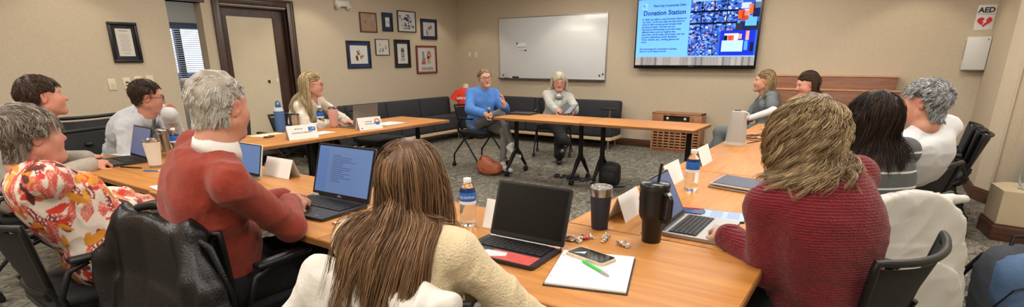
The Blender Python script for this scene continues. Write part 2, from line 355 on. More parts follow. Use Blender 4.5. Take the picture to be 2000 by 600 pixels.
INKG = mat('ink_grey', '8b8b8c', .8); INKD = mat('ink_dark', '3b4456', .8); INKR = mat('ink_red', 'c2604a', .8); INKT = mat('ink_tan', 'c4ae86', .8); INKB = mat('ink_blue', '35508c', .8); LINEG = mat('line_grey', 'a9a59f', .8)
def leftpx(x, y, X=XL):
    d = ray(x, y); P = np.array([0, 0, H])+d*X/d[0]; return P[1], P[2]
def lrect(x0, yt, x1, yb):   # pixel corners -> wall rectangle
    a = leftpx(x0, yt); b = leftpx(x1, yb); return a[0], b[0], b[1], a[1]
lines = [(0, .42-i*.0, .55, .03, 0, 0) for i in range(1)]+[(0, .30-.032*i, .62 if i % 5 else .4, .012, 1, 0) for i in range(20)]+[(0, -.4, .4, .02, 0, 0)]
frame_on_left('x', 'large black frame with a printed certificate on the left wall above four switches', *lrect(206, 42, 279, 122), .03, BLKF, (BMAT, CREAM), dict(w=.55, h=.68, seed=1, marks=lines, pal=[INKG, LINEG]), d=.03)
def fig(seed, n, mis=(0, 1, 2), sp=.34):
    r = random.Random(seed); o = []
    for i in range(n):
        cx, cy = r.uniform(-sp, sp), r.uniform(-.28, .3)
        for k in range(5): o.append((cx+r.uniform(-.07, .07), cy+r.uniform(-.12, .12), r.uniform(.02, .07), r.uniform(.05, .22), r.choice(mis), r.uniform(-.8, .8)))
    return o
PALF = [INKG, INKR, INKT, INKD]
gal = [
 ('small wide brown-framed sketch of figures on tan paper, upper left of the cluster', (700, 23, 736, 64), .012, BRNF, (TANART, TANART), dict(w=.80, h=.80, seed=2, marks=fig(2, 5, (0, 4, 4)), pal=PALF+[CREAM])),
 ('tiny narrow picture in a black frame with dark blue mat, top row', (744, 24, 767, 62), .014, BLKF, (NAVY, CREAM), dict(w=.38, h=.5, seed=3, marks=fig(3, 2, (0, 3)), pal=PALF)),
 ('black-framed white print with a blue graduation cap and lettering, top row', (774, 20, 812, 64), .014, BLKF, (WART, WART), dict(w=.86, h=.88, seed=4, marks=[(-.05, .2, .45, .04, 4, .35), (-.02, .12, .3, .14, 4, -.4), (.05, .35, .2, .05, 3, 0)]+fig(5, 6, (0, 3), .4)+[(-.3+.12*i, -.22, .07, .07, 0, 0) for i in range(6)]+[(-.2+.12*i, -.36, .08, .06, 3, 0) for i in range(4)], pal=PALF+[INKB])),
 ('black-framed sketch with navy mat at the right end of the cluster', (820, 36, 853, 78), .016, BLKF, (NAVY, WART), dict(w=.72, h=.66, seed=6, marks=fig(6, 5, (0, 3, 1)), pal=PALF)),
 ('black-framed drawing with a broad blue mat, lower left of the cluster', (674, 79, 725, 133), .018, BLKF, (NAVY, WART), dict(w=.72, h=.66, seed=7, marks=fig(7, 6, (0, 2, 1)), pal=PALF)),
 ('small thin-framed pale photograph in the middle of the lower row', (731, 76, 760, 108), .009, BLKF, (WART, CREAM), dict(w=.82, h=.80, seed=8, marks=fig(8, 5, (0, 2)), pal=PALF)),
 ('tall black-framed pencil portrait with a black mat, lower row', (768, 77, 802, 132), .020, BLKF, (BMAT, WART), dict(w=.62, h=.70, seed=9, marks=[(0, .2, .3, .18, 0, 0), (0, .05, .22, .3, 5, 0), (0, -.15, .34, .1, 0, 0), (-.14, .02, .05, .3, 0, .1), (.14, .02, .05, .3, 0, -.1), (0, -.3, .4, .1, 5, 0)], pal=PALF+[INKB, LINEG])),
 ('dark red-brown frame with a drawing of two red rabbits, lowest right of the cluster', (811, 89, 853, 143), .016, BRNF, (INKR, WART), dict(w=.82, h=.84, seed=10, marks=[(-.2, .22, .1, .26, 0, .12), (.08, .24, .07, .26, 1, -.35), (.2, .24, .07, .26, 1, .35), (-.18, .0, .2, .16, 0, 0), (-.2, -.14, .24, .12, 1, 0), (.12, -.02, .2, .3, 2, .2), (.1, .1, .12, .1, 1, 0)]+[(-.28+.1*i, -.38, .07, .12, 0, 0) for i in range(7)], pal=PALF)),
]
for lab, q, fw, fm, inner, art in gal: frame_on_left('g', lab, *lrect(*q), fw, fm, inner, art)
def wall_plate(loc, R, label, kind, sc=1.0, group=None):
    t = thing('wall_switch' if kind != 'outlet' else 'wall_outlet', label, 'switch' if kind != 'outlet' else 'outlet', loc, 0, group); t.rotation_euler = R
    m = MB(); m.box((0, .004, 0), (.072*sc, .008, .115*sc), bev=.003); m.build('plate', IVORY, t)
    m = MB()
    if kind == 'toggle': m.box((0, .012, .004), (.010, .016, .022), rotm(.4, 0, 0), bev=.002); m.build('toggle', IVORY, t)
    elif kind == 'slider': m.box((0, .009, .012), (.03, .006, .018), m=0); m.box((.0, .011, -.022), (.034, .006, .01)); m.build('dimmer', mat('dark_slider', '4d463c', .5), t)
    else:
        for dz in (.022, -.022): m.box((0, .009, dz), (.032, .004, .026), bev=.002)
        m.build('socket', mat('socket_ivory', 'c9bda2', .5), t)
    return t
for (px_, py_, lab, k) in ((219, 165, 'ivory toggle switch, first of the four below the large certificate frame', 'toggle'), (248, 163, 'ivory dimmer switch with a dark slider, second from the left below the certificate', 'slider'), (270, 160, 'ivory switch plate third from the left below the certificate, partly behind a head', 'toggle'), (293, 158, 'ivory switch plate just right of that head, last of the row of four', 'toggle')):
    y, z = leftpx(px_, py_); wall_plate((XL, y, z), (0, 0, -PI/2), lab, k, 1.08, 'switches below the certificate')
for x, lab in ((-6.74, 'ivory switch plate on the back wall nearer the room corner'), (-6.58, 'ivory switch plate on the back wall nearer the whiteboard')):
    wall_plate((x, YB, 1.475), (0, 0, PI), lab, 'toggle', 1, 'switches on the back wall')
# emergency light
t = thing('emergency_light', 'white twin-lamp emergency light high on the left wall right of the door', 'emergency light', (XL, 5.79, 2.215))
m = MB(); m.box((.03, 0, .012), (.06, .26, .085), bev=.012); m.build('housing', WHITEP, t)
for dy in (-.1, .1): m = MB(); m.lathe([(.001, 0), (.03, 0), (.036, .03), (.036, .05), (.02, .055), (.001, .055)], (.04, dy, -.05), 14, 0, rotm(0, .9, 0)); m.build('lamp_head', WHITEP, t)
# whiteboard
t = thing('whiteboard', 'large glossy whiteboard on the back wall left of the television', 'whiteboard', (-4.935, YB, 1.59)); W_, H_ = 2.155, 1.05
m = MB(); m.box((0, -.010, 0), (W_, .016, H_), bev=.002); m.build('board', mat('whiteboard_enamel', 'd6d9dc', .16, spec=.6), t)
m = MB()
for dx, dz, sx, sz in ((0, H_/2, W_+.02, .014), (0, -H_/2, W_+.02, .014), (W_/2, 0, .014, H_), (-W_/2, 0, .014, H_)): m.box((dx, -.012, dz), (sx, .024, sz), bev=.003)
m.build('frame', mat('alu', 'b9bbbb', .35, .8), t)
m = MB(); m.box((0, -.045, -H_/2-.015), (W_, .07, .012), bev=.003); m.box((0, -.078, -H_/2-.008), (W_, .006, .022)); m.build('tray', mat('tray_grey', '5c5a58', .45, .4), t)
def onboard(x, z): return (-4.935+x, YB-.019, 1.59+z)
t = thing('posted_note', 'small white printed note held by two magnets on the whiteboard', 'note', onboard(-.585, .02))
m = MB(); m.box((0, -.001, -.01), (.19, .0015, .17)); m.build('sheet', PAPER, t)
m = MB(); m.box((0, -.003, .0), (.18, .001, .012)); [m.box((0, -.003, -.03-.014*i), (.16, .001, .004)) for i in range(4)]; m.build('print', INKG, t)
for dx, dz, lab in ((-.095, .065, 'round black magnet at the top left of the posted note'), (.085, -.06, 'round black magnet at the lower right of the posted note'), (-.995, -.475, 'black magnet in the lower left corner of the whiteboard')):
    pass
for (x, z, lab) in ((-.68, .085, 'round black magnet at the top left of the posted note'), (-.50, -.04, 'round black magnet at the lower right of the posted note'), (-.995, -.475, 'black magnet in the lower left corner of the whiteboard'), (.975, -.46, 'lower of two black magnets in the lower right corner of the whiteboard'), (1.035, -.435, 'higher of two black magnets in the lower right corner of the whiteboard')):
    m = MB(); m.lathe([(.001, 0), (.014, 0), (.016, .006), (.012, .010), (.001, .010)], n=14, R=rotm(PI/2, 0, 0)); o = m.build('magnet', BLACK); o.location = onboard(x, z); o.location.y -= .0; tag(o, lab, 'magnet', 'magnets on the whiteboard')
m = MB(); m.tube([(-.09, 0, 0), (.02, 0, 0)], .009, 10); m.tube([(.02, 0, 0), (.09, 0, 0)], .0075, 10, m=1); o = m.build('marker', [BLACK, PAPER]); o.location = (-5.80, YB-.05, 1.066); tag(o, 'black and white marker lying on the whiteboard tray', 'marker')
m = MB(); m.box((0, 0, 0), (.12, .045, .03), bev=.006); o = m.build('eraser', mat('eraser_dark', '2f2f33', .8)); o.location = (-5.72, YB-.045, 1.0821); o.location.x = -5.64; tag(o, 'dark felt eraser on the whiteboard tray beside the marker', 'eraser')
# ---- television
TVx0, TVx1, TVz0, TVz1, TVy = -3.33, -1.525, 1.255, 2.285, 8.43
t = thing('television', 'wall-mounted flat television showing a blue Donation Station slide', 'television', ((TVx0+TVx1)/2, TVy, (TVz0+TVz1)/2)); W_, H_ = TVx1-TVx0, TVz1-TVz0
m = MB(); m.box((0, .025, 0), (W_, .05, H_), bev=.006); m.build('casing', mat('tv_black', '0b0b0d', .3), t)
m = MB(); m.box((0, .075, 0), (.5, .06, .4)); m.box((0, .095, 0), (.2, .03, .6)); m.build('wall_bracket', BLKMET, t)
SW, SH = W_-.05, H_-.075; SZ = .012
def scr(u, v): return ((u-.5)*SW, -.002, SZ+(v-.5)*SH)      # u,v 0..1
def glow(n, c, e=1.0): return mat('screen_'+n, c, 1, emit=e, spec=0)
m = MB(); m.box((0, -.0005, SZ), (SW, .002, SH)); m.build('screen', glow('base', '7fb9f5', .55), t)
# slide floor strip of grey planks
m = MB(); r = random.Random(3)
for i in range(40):
    u0, u1 = i/40, (i+1)/40-.002; x0, _, z0 = scr(u0, 0); x1, _, z1 = scr(u1, .125)
    m.box(((x0+x1)/2, -.0025, (z0+z1)/2), (x1-x0, .001, z1-z0), m=r.randrange(4))
m.build('slide_plank_band', [glow('p%d' % i, c, .5) for i, c in enumerate(('8f8a86', 'a8a19b', '7b7470', '9a9088'))], t)
m = MB(); x0, _, z0 = scr(0, .145); x1, _, z1 = scr(.455, 1); m.box(((x0+x1)/2, -.0025, (z0+z1)/2), (x1-x0, .001, z1-z0)); m.build('slide_text_panel', glow('panel', '6fb4f8', .72), t)
# collage of photographs
V = []; Fq = []; Cc = []; r = np.random.default_rng(5)
def cell(u0, v0, u1, v1, c, y=-.0035):
    b = len(V); 
    for u, v in ((u0, v0), (u1, v0), (u1, v1), (u0, v1)): p = scr(u, v); V.append((p[0], y, p[2])); Cc.append(lin(c) if isinstance(c, str) else c)
    Fq.append((b, b+1, b+2, b+3))
U0, V0 = .46, .145
cell(U0, V0, 1, 1, '2c5dc0', -.003)
pal = ['1c2a6c', '2b3fb0', 'b9cdf2', '8fb4f2', '5b93ee', '15183a', 'a9bde6', '9c5a72', '3c55d8', '5f86d8', '7a8ec0', '30306a', '12142e', '4a78d0', '20307a', '6fa0ee']
for k in range(520):
    u = r.uniform(U0, .86); v = r.uniform(.48, .93); s = r.uniform(.006, .022); cell(u, v, u+s, min(v+s*1.5, .95), pal[r.integers(len(pal))], -.0036-k*1e-6)
for v in (.60, .77): cell(U0, v, .84, v+.025, '11142c', -.0045)
for u in (.55, .65, .75): cell(u, .48, u+.008, .93, '1a2147', -.0045)
cell(.47, .93, .86, 1, '8fc4ff', -.0047)
for k in range(420):
    u = r.uniform(U0, .69); v = r.uniform(V0, .48); s = r.uniform(.006, .02); cell(u, v, min(u+s, .72), min(v+s*1.4, .5), pal[r.integers(len(pal))], -.005-k*1e-6)
cell(.72, V0, .985, .50, '1f2fc8', -.0055); cell(.735, .20, .90, .36, 'a9cdf8', -.006); cell(.75, .36, .86, .46, 'b8c6dc', -.0061)
for k, (u, v, c) in enumerate(((.75, .36, '1a1a24'), (.78, .36, 'c44a3c'), (.80, .36, 'e05a3a'), (.83, .37, 'f2e6da'), (.86, .38, 'd9a088'), (.91, .22, '4aa0e8'), (.915, .36, 'd9a088'), (.955, .2, '1c1c3c'))): cell(u, v, u+.026, v+.07+(.06 if u > .9 else 0), c, -.0063)
cell(.86, .50, 1, .62, '1e2a48', -.0057); cell(.90, .56, .985, .70, '5fa8f5', -.006)
for (u, v, du, dv, c) in ((.84, .66, .05, .12, 'c8532f'), (.87, .64, .05, .13, 'b8432a'), (.885, .70, .04, .09, 'd8d2c8'), (.915, .72, .04, .14, 'd0623a'), (.86, .80, .07, .08, 'b9c8e6'), (.95, .68, .05, .2, '1d2550'), (.96, .8, .04, .18, '9cb8dc'), (.83, .5, .05, .1, '2b3042')): cell(u, v, u+du, v+dv, c, -.0066)
raw_mesh('slide_photo_collage', V, Fq, mat('screen_collage', 'ffffff', 1, emit=.62, attr=True, spec=0), t, smooth=False, cols=Cc)
def stext(name, s, u, v, size, c, bold=0, sp=1.0):
    p = scr(u, v); text_obj(name, s, size, basis((p[0], -.0045, p[2]), (1, 0, 0), (0, 0, 1)), mat('screen_ink_'+c, c, 1, emit=.35, spec=0), t, bold=bold, spacing=sp)
stext('clinic_name_text', 'Third City Community Clinic', .135, .885, .042, '2a3f8c', .0012)
stext('heading_text', 'Donation Station', .05, .765, .094, '2238a0', .002)
stext('body_text', 'In 2024, we added a new Donation Station to\nour clinic.  In the care aisle we want hard to\nstock it with current goods, breads, fresh\nproduce & meat!  We also use our\nHomestore Partnership to provide many\ndifferent items such as: hygiene kits,\nsunscreen, mouth wash, hand wash, over the\ncounter medications (Advil, Benadryl,\nTums, Claritin, etc.), reading glasses and\nmore.', .045, .690, .0365, '2b459c', .0009, 1.0)
stext('closing_text', 'We encourage the community to donate\nitems to our Donation Store!', .035, .24, .035, '2b459c', .0009, 1.0)
m = MB(); x, _, z = scr(.06, .90); m.box((x, -.0035, z), (.085, .001, .085)); m.build('logo_tile', glow('logo', '86c4ff', .8), t)
stext('logo_text', 'tE\nCC', .043, .905, .034, '33489c', .001, .8)
x, _, z = scr(.5, 0); text_obj('maker_text', 'SAMSUNG', .016, basis((x, -.003, z-.022), (1, 0, 0), (0, 0, 1)), INKG, t, align='CENTER')
# ---- AED sign and cabinet on the back wall
t = thing('aed_sign', 'white AED sign with a red heart high on the back wall by the right corner', 'sign', (.862, YB, 1.845)); m = MB(); m.box((0, -.002, 0), (.168, .004, .275), bev=.0015); m.build('panel', mat('sign_white', 'dddbd8', .4), t)
text_obj('aed_text', 'AED', .078, basis((0, -.005, .055), (1, 0, 0), (0, 0, 1)), mat('sign_black', '1d2326', .6), t, align='CENTER', bold=.003)
m = MB(); m.box((0, -.0045, .036), (.15, .001, .003)); m.build('rule', mat('sign_black', '1d2326', .6), t)
P = []
for i in range(40):
    a = 2*PI*i/40; P.append((16*math.sin(a)**3/16*.068, (13*math.cos(a)-5*math.cos(2*a)-2*math.cos(3*a)-math.cos(4*a))/16*.062-.045))
Rw = Matrix(((1, 0, 0), (0, 0, -1), (0, 1, 0)))
m = MB(); m.prism(P, .0042, .0056, Rw); m.build('heart', mat('sign_red', 'cf1f33', .5), t)
m = MB(); m.prism([(.012, .0), (-.022, -.045), (-.004, -.045), (-.018, -.092), (.024, -.038), (.006, -.038), (.03, .0)], .0057, .0066, Rw); m.build('bolt', mat('sign_white', 'dddbd8', .4), t)
t = thing('aed_cabinet', 'white defibrillator wall cabinet below the AED sign', 'cabinet', (.845, YB, 1.445)); W_, H_, Dp = .215, .375, .13
m = MB(); m.box((0, -Dp/2, 0), (W_, Dp, H_), bev=.01); m.build('body', mat('cab_white', 'cfcfcd', .4), t)
m = MB(); m.box((.005, -Dp-.006, 0), (W_-.012, .012, H_-.01), bev=.004); m.build('door', mat('cab_white', 'cfcfcd', .4), t)
m = MB(); m.box((-W_/2-.001, -Dp/2, .04), (.003, Dp*.55, .22)); m.build('side_window', mat('cab_win', '8d8676', .2), t)
m = MB(); m.lathe([(.001, 0), (.006, 0), (.006, .003), (.001, .003)], (.08, -Dp-.012, .155), 10, 0, rotm(PI/2, 0, 0)); m.build('lock', BLACK, t)
# ---- low outlets and knob on the right wall
wall_plate((XR-.001, 7.62, .42), (0, 0, PI/2), 'ivory socket plate low on the right wall beside the baseboard', 'outlet')
t = thing('wall_handrail_end', 'small tan rounded bumper on the right wall behind the spare chairs', 'bumper', (XR, 7.9, .62)); m = MB(); m.tube([(0, 0, 0), (-.03, 0, .01), (-.045, -.12, 0)], .018, 10); m.ell((-.045, -.14, 0), (.026, .026, .035)); m.build('knob', mat('tan_plastic', 'b9a37e', .5), t)
# ---- slatted wooden box against the back wall
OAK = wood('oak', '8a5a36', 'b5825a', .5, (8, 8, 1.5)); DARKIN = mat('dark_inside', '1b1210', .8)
t = thing('slatted_box', 'low brown wooden box with a grid of slots against the back wall under the television', 'wooden box', (-2.53, YB-.03, .0)); t.rotation_euler = (.0, 0, 0)
m = MB(); W_ = .76
def wb(m, x0, x1, y0, y1, z0, z1): m.box(((x0+x1)/2, (y0+y1)/2, (z0+z1)/2), (x1-x0, y1-y0, z1-z0), bev=.002)
wb(m, -W_/2, -W_/2+.02, -.24, 0, 0, .60); wb(m, W_/2-.02, W_/2, -.24, 0, 0, .60); wb(m, -W_/2, W_/2, -.24, 0, .58, .60); wb(m, -W_/2, W_/2, -.22, 0, .0, .05)
wb(m, -W_/2+.02, W_/2-.02, -.02, 0, .05, .58); m.build('carcass', OAK, t)
m = MB(); fy0, fy1 = -.235, -.22; nC, nR = 8, 9; z0, z1 = .05, .44; cwid = (W_-.04)/nC
for i in range(nC+1): xx = -W_/2+.02+i*cwid; wb(m, xx-.012, xx+.012, fy0, fy1, z0, z1)
for j in range(nR+1): zz = z0+(z1-z0)*j/nR; wb(m, -W_/2+.02, W_/2-.02, fy0+.001, fy1, zz-.011, zz+.011)
for x0, x1 in ((-W_/2+.02, -.20), (.20, W_/2-.02)): wb(m, x0, x1, fy0, fy1, .45, .58)
wb(m, -.2, .2, fy0, fy1, .45, .475); wb(m, -.2, .2, fy0, fy1, .555, .58); m.build('slotted_front', OAK, t)
m = MB(); m.box((0, -.212, .3), (W_-.045, .004, .54)); m.build('lining', DARKIN, t)  # flat dark sheet set close behind the slotted front
for dx in (-.14, .13): m = MB(); m.ell((dx, -.224, .515), (.022, .012, .022)); m.build('knob', IVORY, t)
# ---- two-tier wooden panelling behind the far right seats
RW_ = wood('red_oak', '6b3c1f', '8f5a35', .4, (1.2, 1.2, 9))
t = thing('wooden_credenza', 'wide two-tier reddish wood credenza against the back wall at the right', 'credenza', (-.55, YB-.005, 0))
m = MB(); wb(m, -.74, .70, -.20, 0, 0, 1.165); m.build('upper_tier', RW_, t)
m = MB(); wb(m, -.76, .76, -.45, -.2, 0, 1.0); m.build('lower_tier', RW_, t)
EDGE = wood('pale_edge', 'b07a52', 'c9946c', .4, (1, 4, 4))
m = MB(); wb(m, -.75, .71, -.21, 0, 1.165, 1.18); wb(m, -.77, .77, -.46, -.2, 1.0, 1.015); m.build('pale_top_edges', EDGE, t)
# ---------------------------------------------------------------- tables
TOPW = wood('table_wood', 'a86a28', 'c48843', .5, (14, 1.2, 6), .0, 1.6); TOPW2 = wood('table_wood_x', 'a86a28', 'c48843', .5, (1.2, 14, 6), .0, 1.6); EDG = wood('table_edge', '7e5430', '9a6b42', .45, (1, 1, 8), .1)
def table(x0, x1, y0, y1, label, long='x', z=TZ, legs=(.13, .13)):
    W_, D_ = x1-x0, y1-y0
    t = thing('folding_table', label, 'table', ((x0+x1)/2, (y0+y1)/2, 0), 0, 'meeting tables')
    m = MB(); m.box((0, 0, z-.0145), (W_-.004, D_-.004, .029), bev=.003); m.build('tabletop', TOPW2 if long == 'x' else TOPW, t)
    m = MB(); e = .003
    for dx, dy, sx, sy in ((0, D_/2, W_, e), (0, -D_/2, W_, e), (W_/2, 0, e, D_), (-W_/2, 0, e, D_)): m.box((dx, dy, z-.0165), (sx, sy, .024))
    m.build('edge_band', EDG, t)
    m = MB()
    if long == 'x': m.box((0, .04, z-.045), (W_-.3, .04, .03))
    else: m.box((.04, 0, z-.045), (.04, D_-.3, .03))
    m.build('beam', BLKMET, t)
    for k, s in enumerate((-1, 1)):
        q = (W_ if long == 'x' else D_)/2-legs[k]; h = (D_ if long == 'x' else W_)/2
        def P(a, b, zz): return (s*q+a, b, zz) if long == 'x' else (b, s*q+a, zz)
        m = MB(); m.tube([P(0, 0, z-.04), P(0, 0, .30)], .028, 10); m.tube([P(0, 0, .34), P(0, 0, .27)], .034, 10)
        m.tube([P(0, -h*.75, z-.035), P(0, h*.75, z-.035)], .018, 6)
        for b in (-1, 1):
            m.tube([P(0, 0, .32), P(0, b*.07, .26), P(0, b*.15, .16), P(0, b*(h-.10), .085)], [.026, .028, .022, .016], 8)
        m.build('leg', BLKMET, t)
        for b in (-1, 1):
            m = MB(); cx_, cy_, _ = P(0, b*(h-.10), 0)
            for d in (-.014, .014): m.lathe([(.001, -.009), (.026, -.009), (.029, -.004), (.029, .004), (.026, .009), (.001, .009)], (cx_+(d if long == 'x' else 0), cy_+(0 if long == 'x' else d), .03), 12, 0, rotm(0, PI/2, 0) if long == 'x' else rotm(PI/2, 0, 0))
            m.box((cx_, cy_, .055), (.04, .05, .03), bev=.008); m.build('caster', BLACK, t)
    return t
table(-3.835, -2.672, 5.29, 5.93, 'wood-topped table near the whiteboard with the orange handbag beneath it')
table(-2.665, -1.44, 5.31, 5.95, 'empty wood-topped table in front of the slatted box below the television')
table(-4.87, -4.09, 3.285, 4.78, 'wood-topped table beside the left sofa, holding the open silver laptop and the pink tumbler', 'y')
table(-4.87, -4.09, 2.36, 3.278, 'wood-topped table in front of the glazed door, holding the blue water bottle', 'y')
table(-4.745, -3.215, 1.235, 1.98, 'wood-topped table at the left corner with the off-white tumbler on it')
table(-3.21, -1.762, 1.222, 1.96, 'wood-topped table in front of the person in the rust sweater', legs=(.13, .30))
table(-1.757, -.232, 1.222, 1.965, 'wood-topped table at the near right corner with the open notepad on it')
table(-1.035, -.262, 1.972, 3.40, 'wood-topped table in front of the person in the maroon sweater, with the black handled mug', 'y')
table(-1.035, -.262, 3.406, 4.90, 'wood-topped table on the right side holding the pale speaker', 'y')
table(-1.035, -.262, 4.906, 6.28, 'wood-topped table at the far end of the right side, with the loops of cable', 'y')
# ---------------------------------------------------------------- chairs
SEATF = mat('seat_fabric', '1d1d1f', .85, bump=.3, bscale=250); MESHM = mat('chair_mesh', '222325', .7, bump=.5, bscale=500); TUBE = mat('chair_tube', '202124', .35, .5)
def backgrid(zb, zt, wb_, wt_, y0, lean, bow, nu=14, nv=10, th=.008, inset=0):
    V = []; 
    for side in (0, 1):
        for j in range(nv+1):
            v = j/nv; z = zb+(zt-zb)*v
            w = wb_+(wt_-wb_)*v**.8-inset*2
            for i in range(nu+1):
                u = i/nu*2-1; zz = z+(-.012*(1-u*u)*v)
                V.append((u*w/2, y0-lean*v+bow*(u*u)*(.5+.5*v)-(th if side else 0), zz-inset*(2*v-1)))
    n = (nu+1); F_q = []; o = n*(nv+1)
    for j in range(nv):
        for i in range(nu):
            a = j*n+i; F_q += [(a, a+n, a+n+1, a+1), (o+a, o+a+1, o+a+n+1, o+a+n)]
    ring = [i for i in range(n)]+[j*n+nu for j in range(1, nv+1)]+[nv*n+i for i in range(nu-1, -1, -1)]+[j*n for j in range(nv-1, 0, -1)]
    for a, b in zip(ring, ring[1:]+ring[:1]): F_q.append((a, b, o+b, o+a))
    return V, F_q, [V[k] for k in ring]
def make_chair(label, arms=True):
    t = thing('office_chair', label, 'chair', (0, 0, 0), 0, 'black mesh-back meeting chairs')
    m = MB(); m.prism(rrect(.47, .45, .09), 0, .035, c=(0, .02, .425)); m.box((0, .02, .425), (.40, .38, .05), bev=.02); m.build('seat_shell', BLACK, t)
    m = MB(); m.box((0, .02, .472), (.46, .45, .045), bev=.02, seg=3); m.build('seat', SEATF, t)
    V, Fq, ring = backgrid(.515, .825, .37, .50, -.215, .085, .07)
    V2, F2, r2 = backgrid(.54, .80, .365, .465, -.213, .078, .068, th=.003)
    m = MB(); pts = []
    for k in range(len(ring)): pts.append(Vector(ring[k]))
    m.tube(pts, .0135, 8, closed=True); m.tube([(-.17, -.20, .53), (-.17, -.16, .44)], .018, 8); m.tube([(.17, -.20, .53), (.17, -.16, .44)], .018, 8); b = m.build('backrest', BLACK, t)
    m = MB(); m.add(V2, F2, 0, True); m.build('back_mesh', MESHM, b)
    for s in (-1, 1):
        if arms:
            m = MB(); m.tube([(s*.235, -.15, .44), (s*.262, -.17, .52), (s*.268, -.13, .62), (s*.268, -.06, .645)], .013, 8); m.box((s*.268, .0, .662), (.05, .25, .026), bev=.011, seg=3); m.build('armrest', BLACK, t)
        m = MB(); m.tube([(s*.235, -.20, .56), (s*.245, -.16, .46), (s*.26, .0, .34), (s*.27, .24, .075)], .0115, 8); m.build('leg', TUBE, t)
        m = MB(); m.tube([(s*.248, .06, .42), (s*.255, -.05, .385), (s*.262, -.17, .25), (s*.265, -.245, .17), (s*.265, -.25, .07)], .0115, 8); m.build('leg', TUBE, t)
        for yy in (.25, -.25):
            m = MB()
            for d in (-.013, .013): m.lathe([(.001, -.008), (.022, -.008), (.025, -.004), (.025, .004), (.022, .008), (.001, .008)], (s*.268+d, yy, .0255), 12, 0, rotm(0, PI/2, 0))
            m.box((s*.268, yy, .052), (.03, .035, .028), bev=.008); m.build('caster', BLACK, t)
    m = MB(); m.tube([(-.25, .03, .40), (.25, .03, .40)], .011, 8); m.tube([(-.25, -.13, .40), (.25, -.13, .40)], .011, 8); m.build('cross_bar', TUBE, t)
    return t
CHAIR0 = None
def chair(x, y, az, label):
    """az in degrees, 0 faces +Y, positive turns towards -X"""
    global CHAIR0
    if CHAIR0 is None: CHAIR0 = make_chair(label); o = CHAIR0
    else: o = copy_tree(CHAIR0); o['label'] = label
    o.location = (x, y, 0); o.rotation_euler = (0, 0, math.radians(az)); return o
CH = {}
CH['p1'] = chair(-2.80, .77, -2, 'black mesh chair at the far left under the person in the floral blouse')
CH['p5'] = chair(-2.14, 1.12, 4, 'black mesh chair with a black leather jacket on its back')
CH['p6'] = chair(-1.03, 1.17, 2, 'black mesh chair with a soft white jacket on its back')
CH['p11'] = chair(-.045, 2.17, 68, 'black mesh chair nearest at the right, under the person in the maroon sweater')
CH['p12'] = chair(.0, 3.10, 37, 'black mesh chair hidden under the big white coat')
CH['p13'] = chair(.12, 4.05, 41, 'black mesh chair under the grey-haired person in the white top')
CH['p2'] = chair(-4.5, .98, -6, 'black mesh chair of the young person in the grey blazer')
CH['p3'] = chair(-5.48, 1.93, -78, 'tall-looking black mesh chair whose back shows left of the white pullover'); CH['p3'].scale = (1.12, 1.12, 1.15)
CH['e2'] = chair(-5.02, 1.60, -80, 'empty black mesh chair between the blazer and the white pullover'); CH['e2'].scale = (1.06, 1.06, 1.07)
CH['e3'] = chair(-5.35, 2.98, -88, 'empty black mesh chair in front of the glazed door, behind the rust sweater man')
CH['p4'] = chair(-5.37, 3.72, -84, 'black mesh chair under the blonde person at the left table')
CH['e4'] = chair(-5.05, 4.55, -84, 'empty black mesh chair pushed in at the sofa end of the left table')
CH['p7'] = chair(-4.42, 5.80, -98, 'black mesh chair under the person in the blue sweatshirt')
CH['p8'] = chair(-4.02, 7.10, -155, 'black mesh chair under the person in the light grey cardigan')
CH['p9'] = chair(-1.04, 7.02, 98, 'black mesh chair under the person in grey scrubs')
CH['p10'] = chair(-.52, 6.78, 112, 'black mesh chair under the long dark-haired person beside the credenza')
for i, lab in enumerate(('spare black mesh chair by the right wall, nearest of the parked row', 'spare black mesh chair by the right wall, middle of the parked row', 'spare black mesh chair by the right wall, last of the parked row')):
    o = chair(.50, 5.75+.30*i, 88, lab); 
# ---------------------------------------------------------------- sofas
SOFA = mat('sofa_fabric', '34353a', .9, nscale=14, namt=.25, bump=.5, bscale=120, stretch=(1, 1, 6)); BIRCH = wood('birch', 'c9b089', 'd8c29e', .5, (1, 6, 6), .1)
def sofa_run(label, loc, rz, widths, dep=.62):
    """modules along local +X, back towards local +Y"""
    t = thing('sofa', label, 'sofa', loc, rz); x = 0; tot = sum(widths)
    for w_ in widths:
        m = MB(); m.box((x+w_/2, -dep/2-.02, .32), (w_-.008, dep, .25), bev=.035, seg=3); m.build('seat_cushion', SOFA, t)
        m = MB(); V = [(x+.004, -.16, .40), (x+w_-.004, -.16, .40), (x+w_-.004, .02, .40), (x+.004, .02, .40)]
        m.box((x+w_/2, -.085, .585), (w_-.006, .15, .33), rotm(-.10, 0, 0), bev=.04, seg=3); m.build('back_cushion', SOFA, t); x += w_
    m = MB(); m.box((tot/2, -dep/2-.01, .165), (tot, dep, .05), bev=.004); m.build('base_band', BIRCH, t)
    for xx in (.08, tot-.08):
        for yy in (-dep+.06, -.08): m = MB(); m.tube([(xx, yy, 0), (xx, yy, .14)], .014, 8); m.build('leg', STEEL, t)
    return t
sofa_run('dark grey upholstered sofa along the left wall', (-6.72, 4.50, 0), PI/2, (.82, .83, .78, .80), .44)
sofa_run('dark grey upholstered sofa along the back wall under the whiteboard', (-6.05, 8.40, 0), 0, (.98, .82, .80), .44)
t = thing('corner_ottoman', 'dark grey corner seat joining the two sofas', 'ottoman', (-6.42, 8.06, 0))
m = MB(); m.box((0, 0, .32), (.70, .78, .25), bev=.03, seg=3); m.build('cushion', SOFA, t); m = MB(); m.box((0, 0, .165), (.69, .77, .05)); m.build('base_band', BIRCH, t)
m = MB(); [m.tube([(a*.3, b*.33, 0), (a*.3, b*.33, .14)], .014, 8) for a in (-1, 1) for b in (-1, 1)]; m.build('feet', STEEL, t)
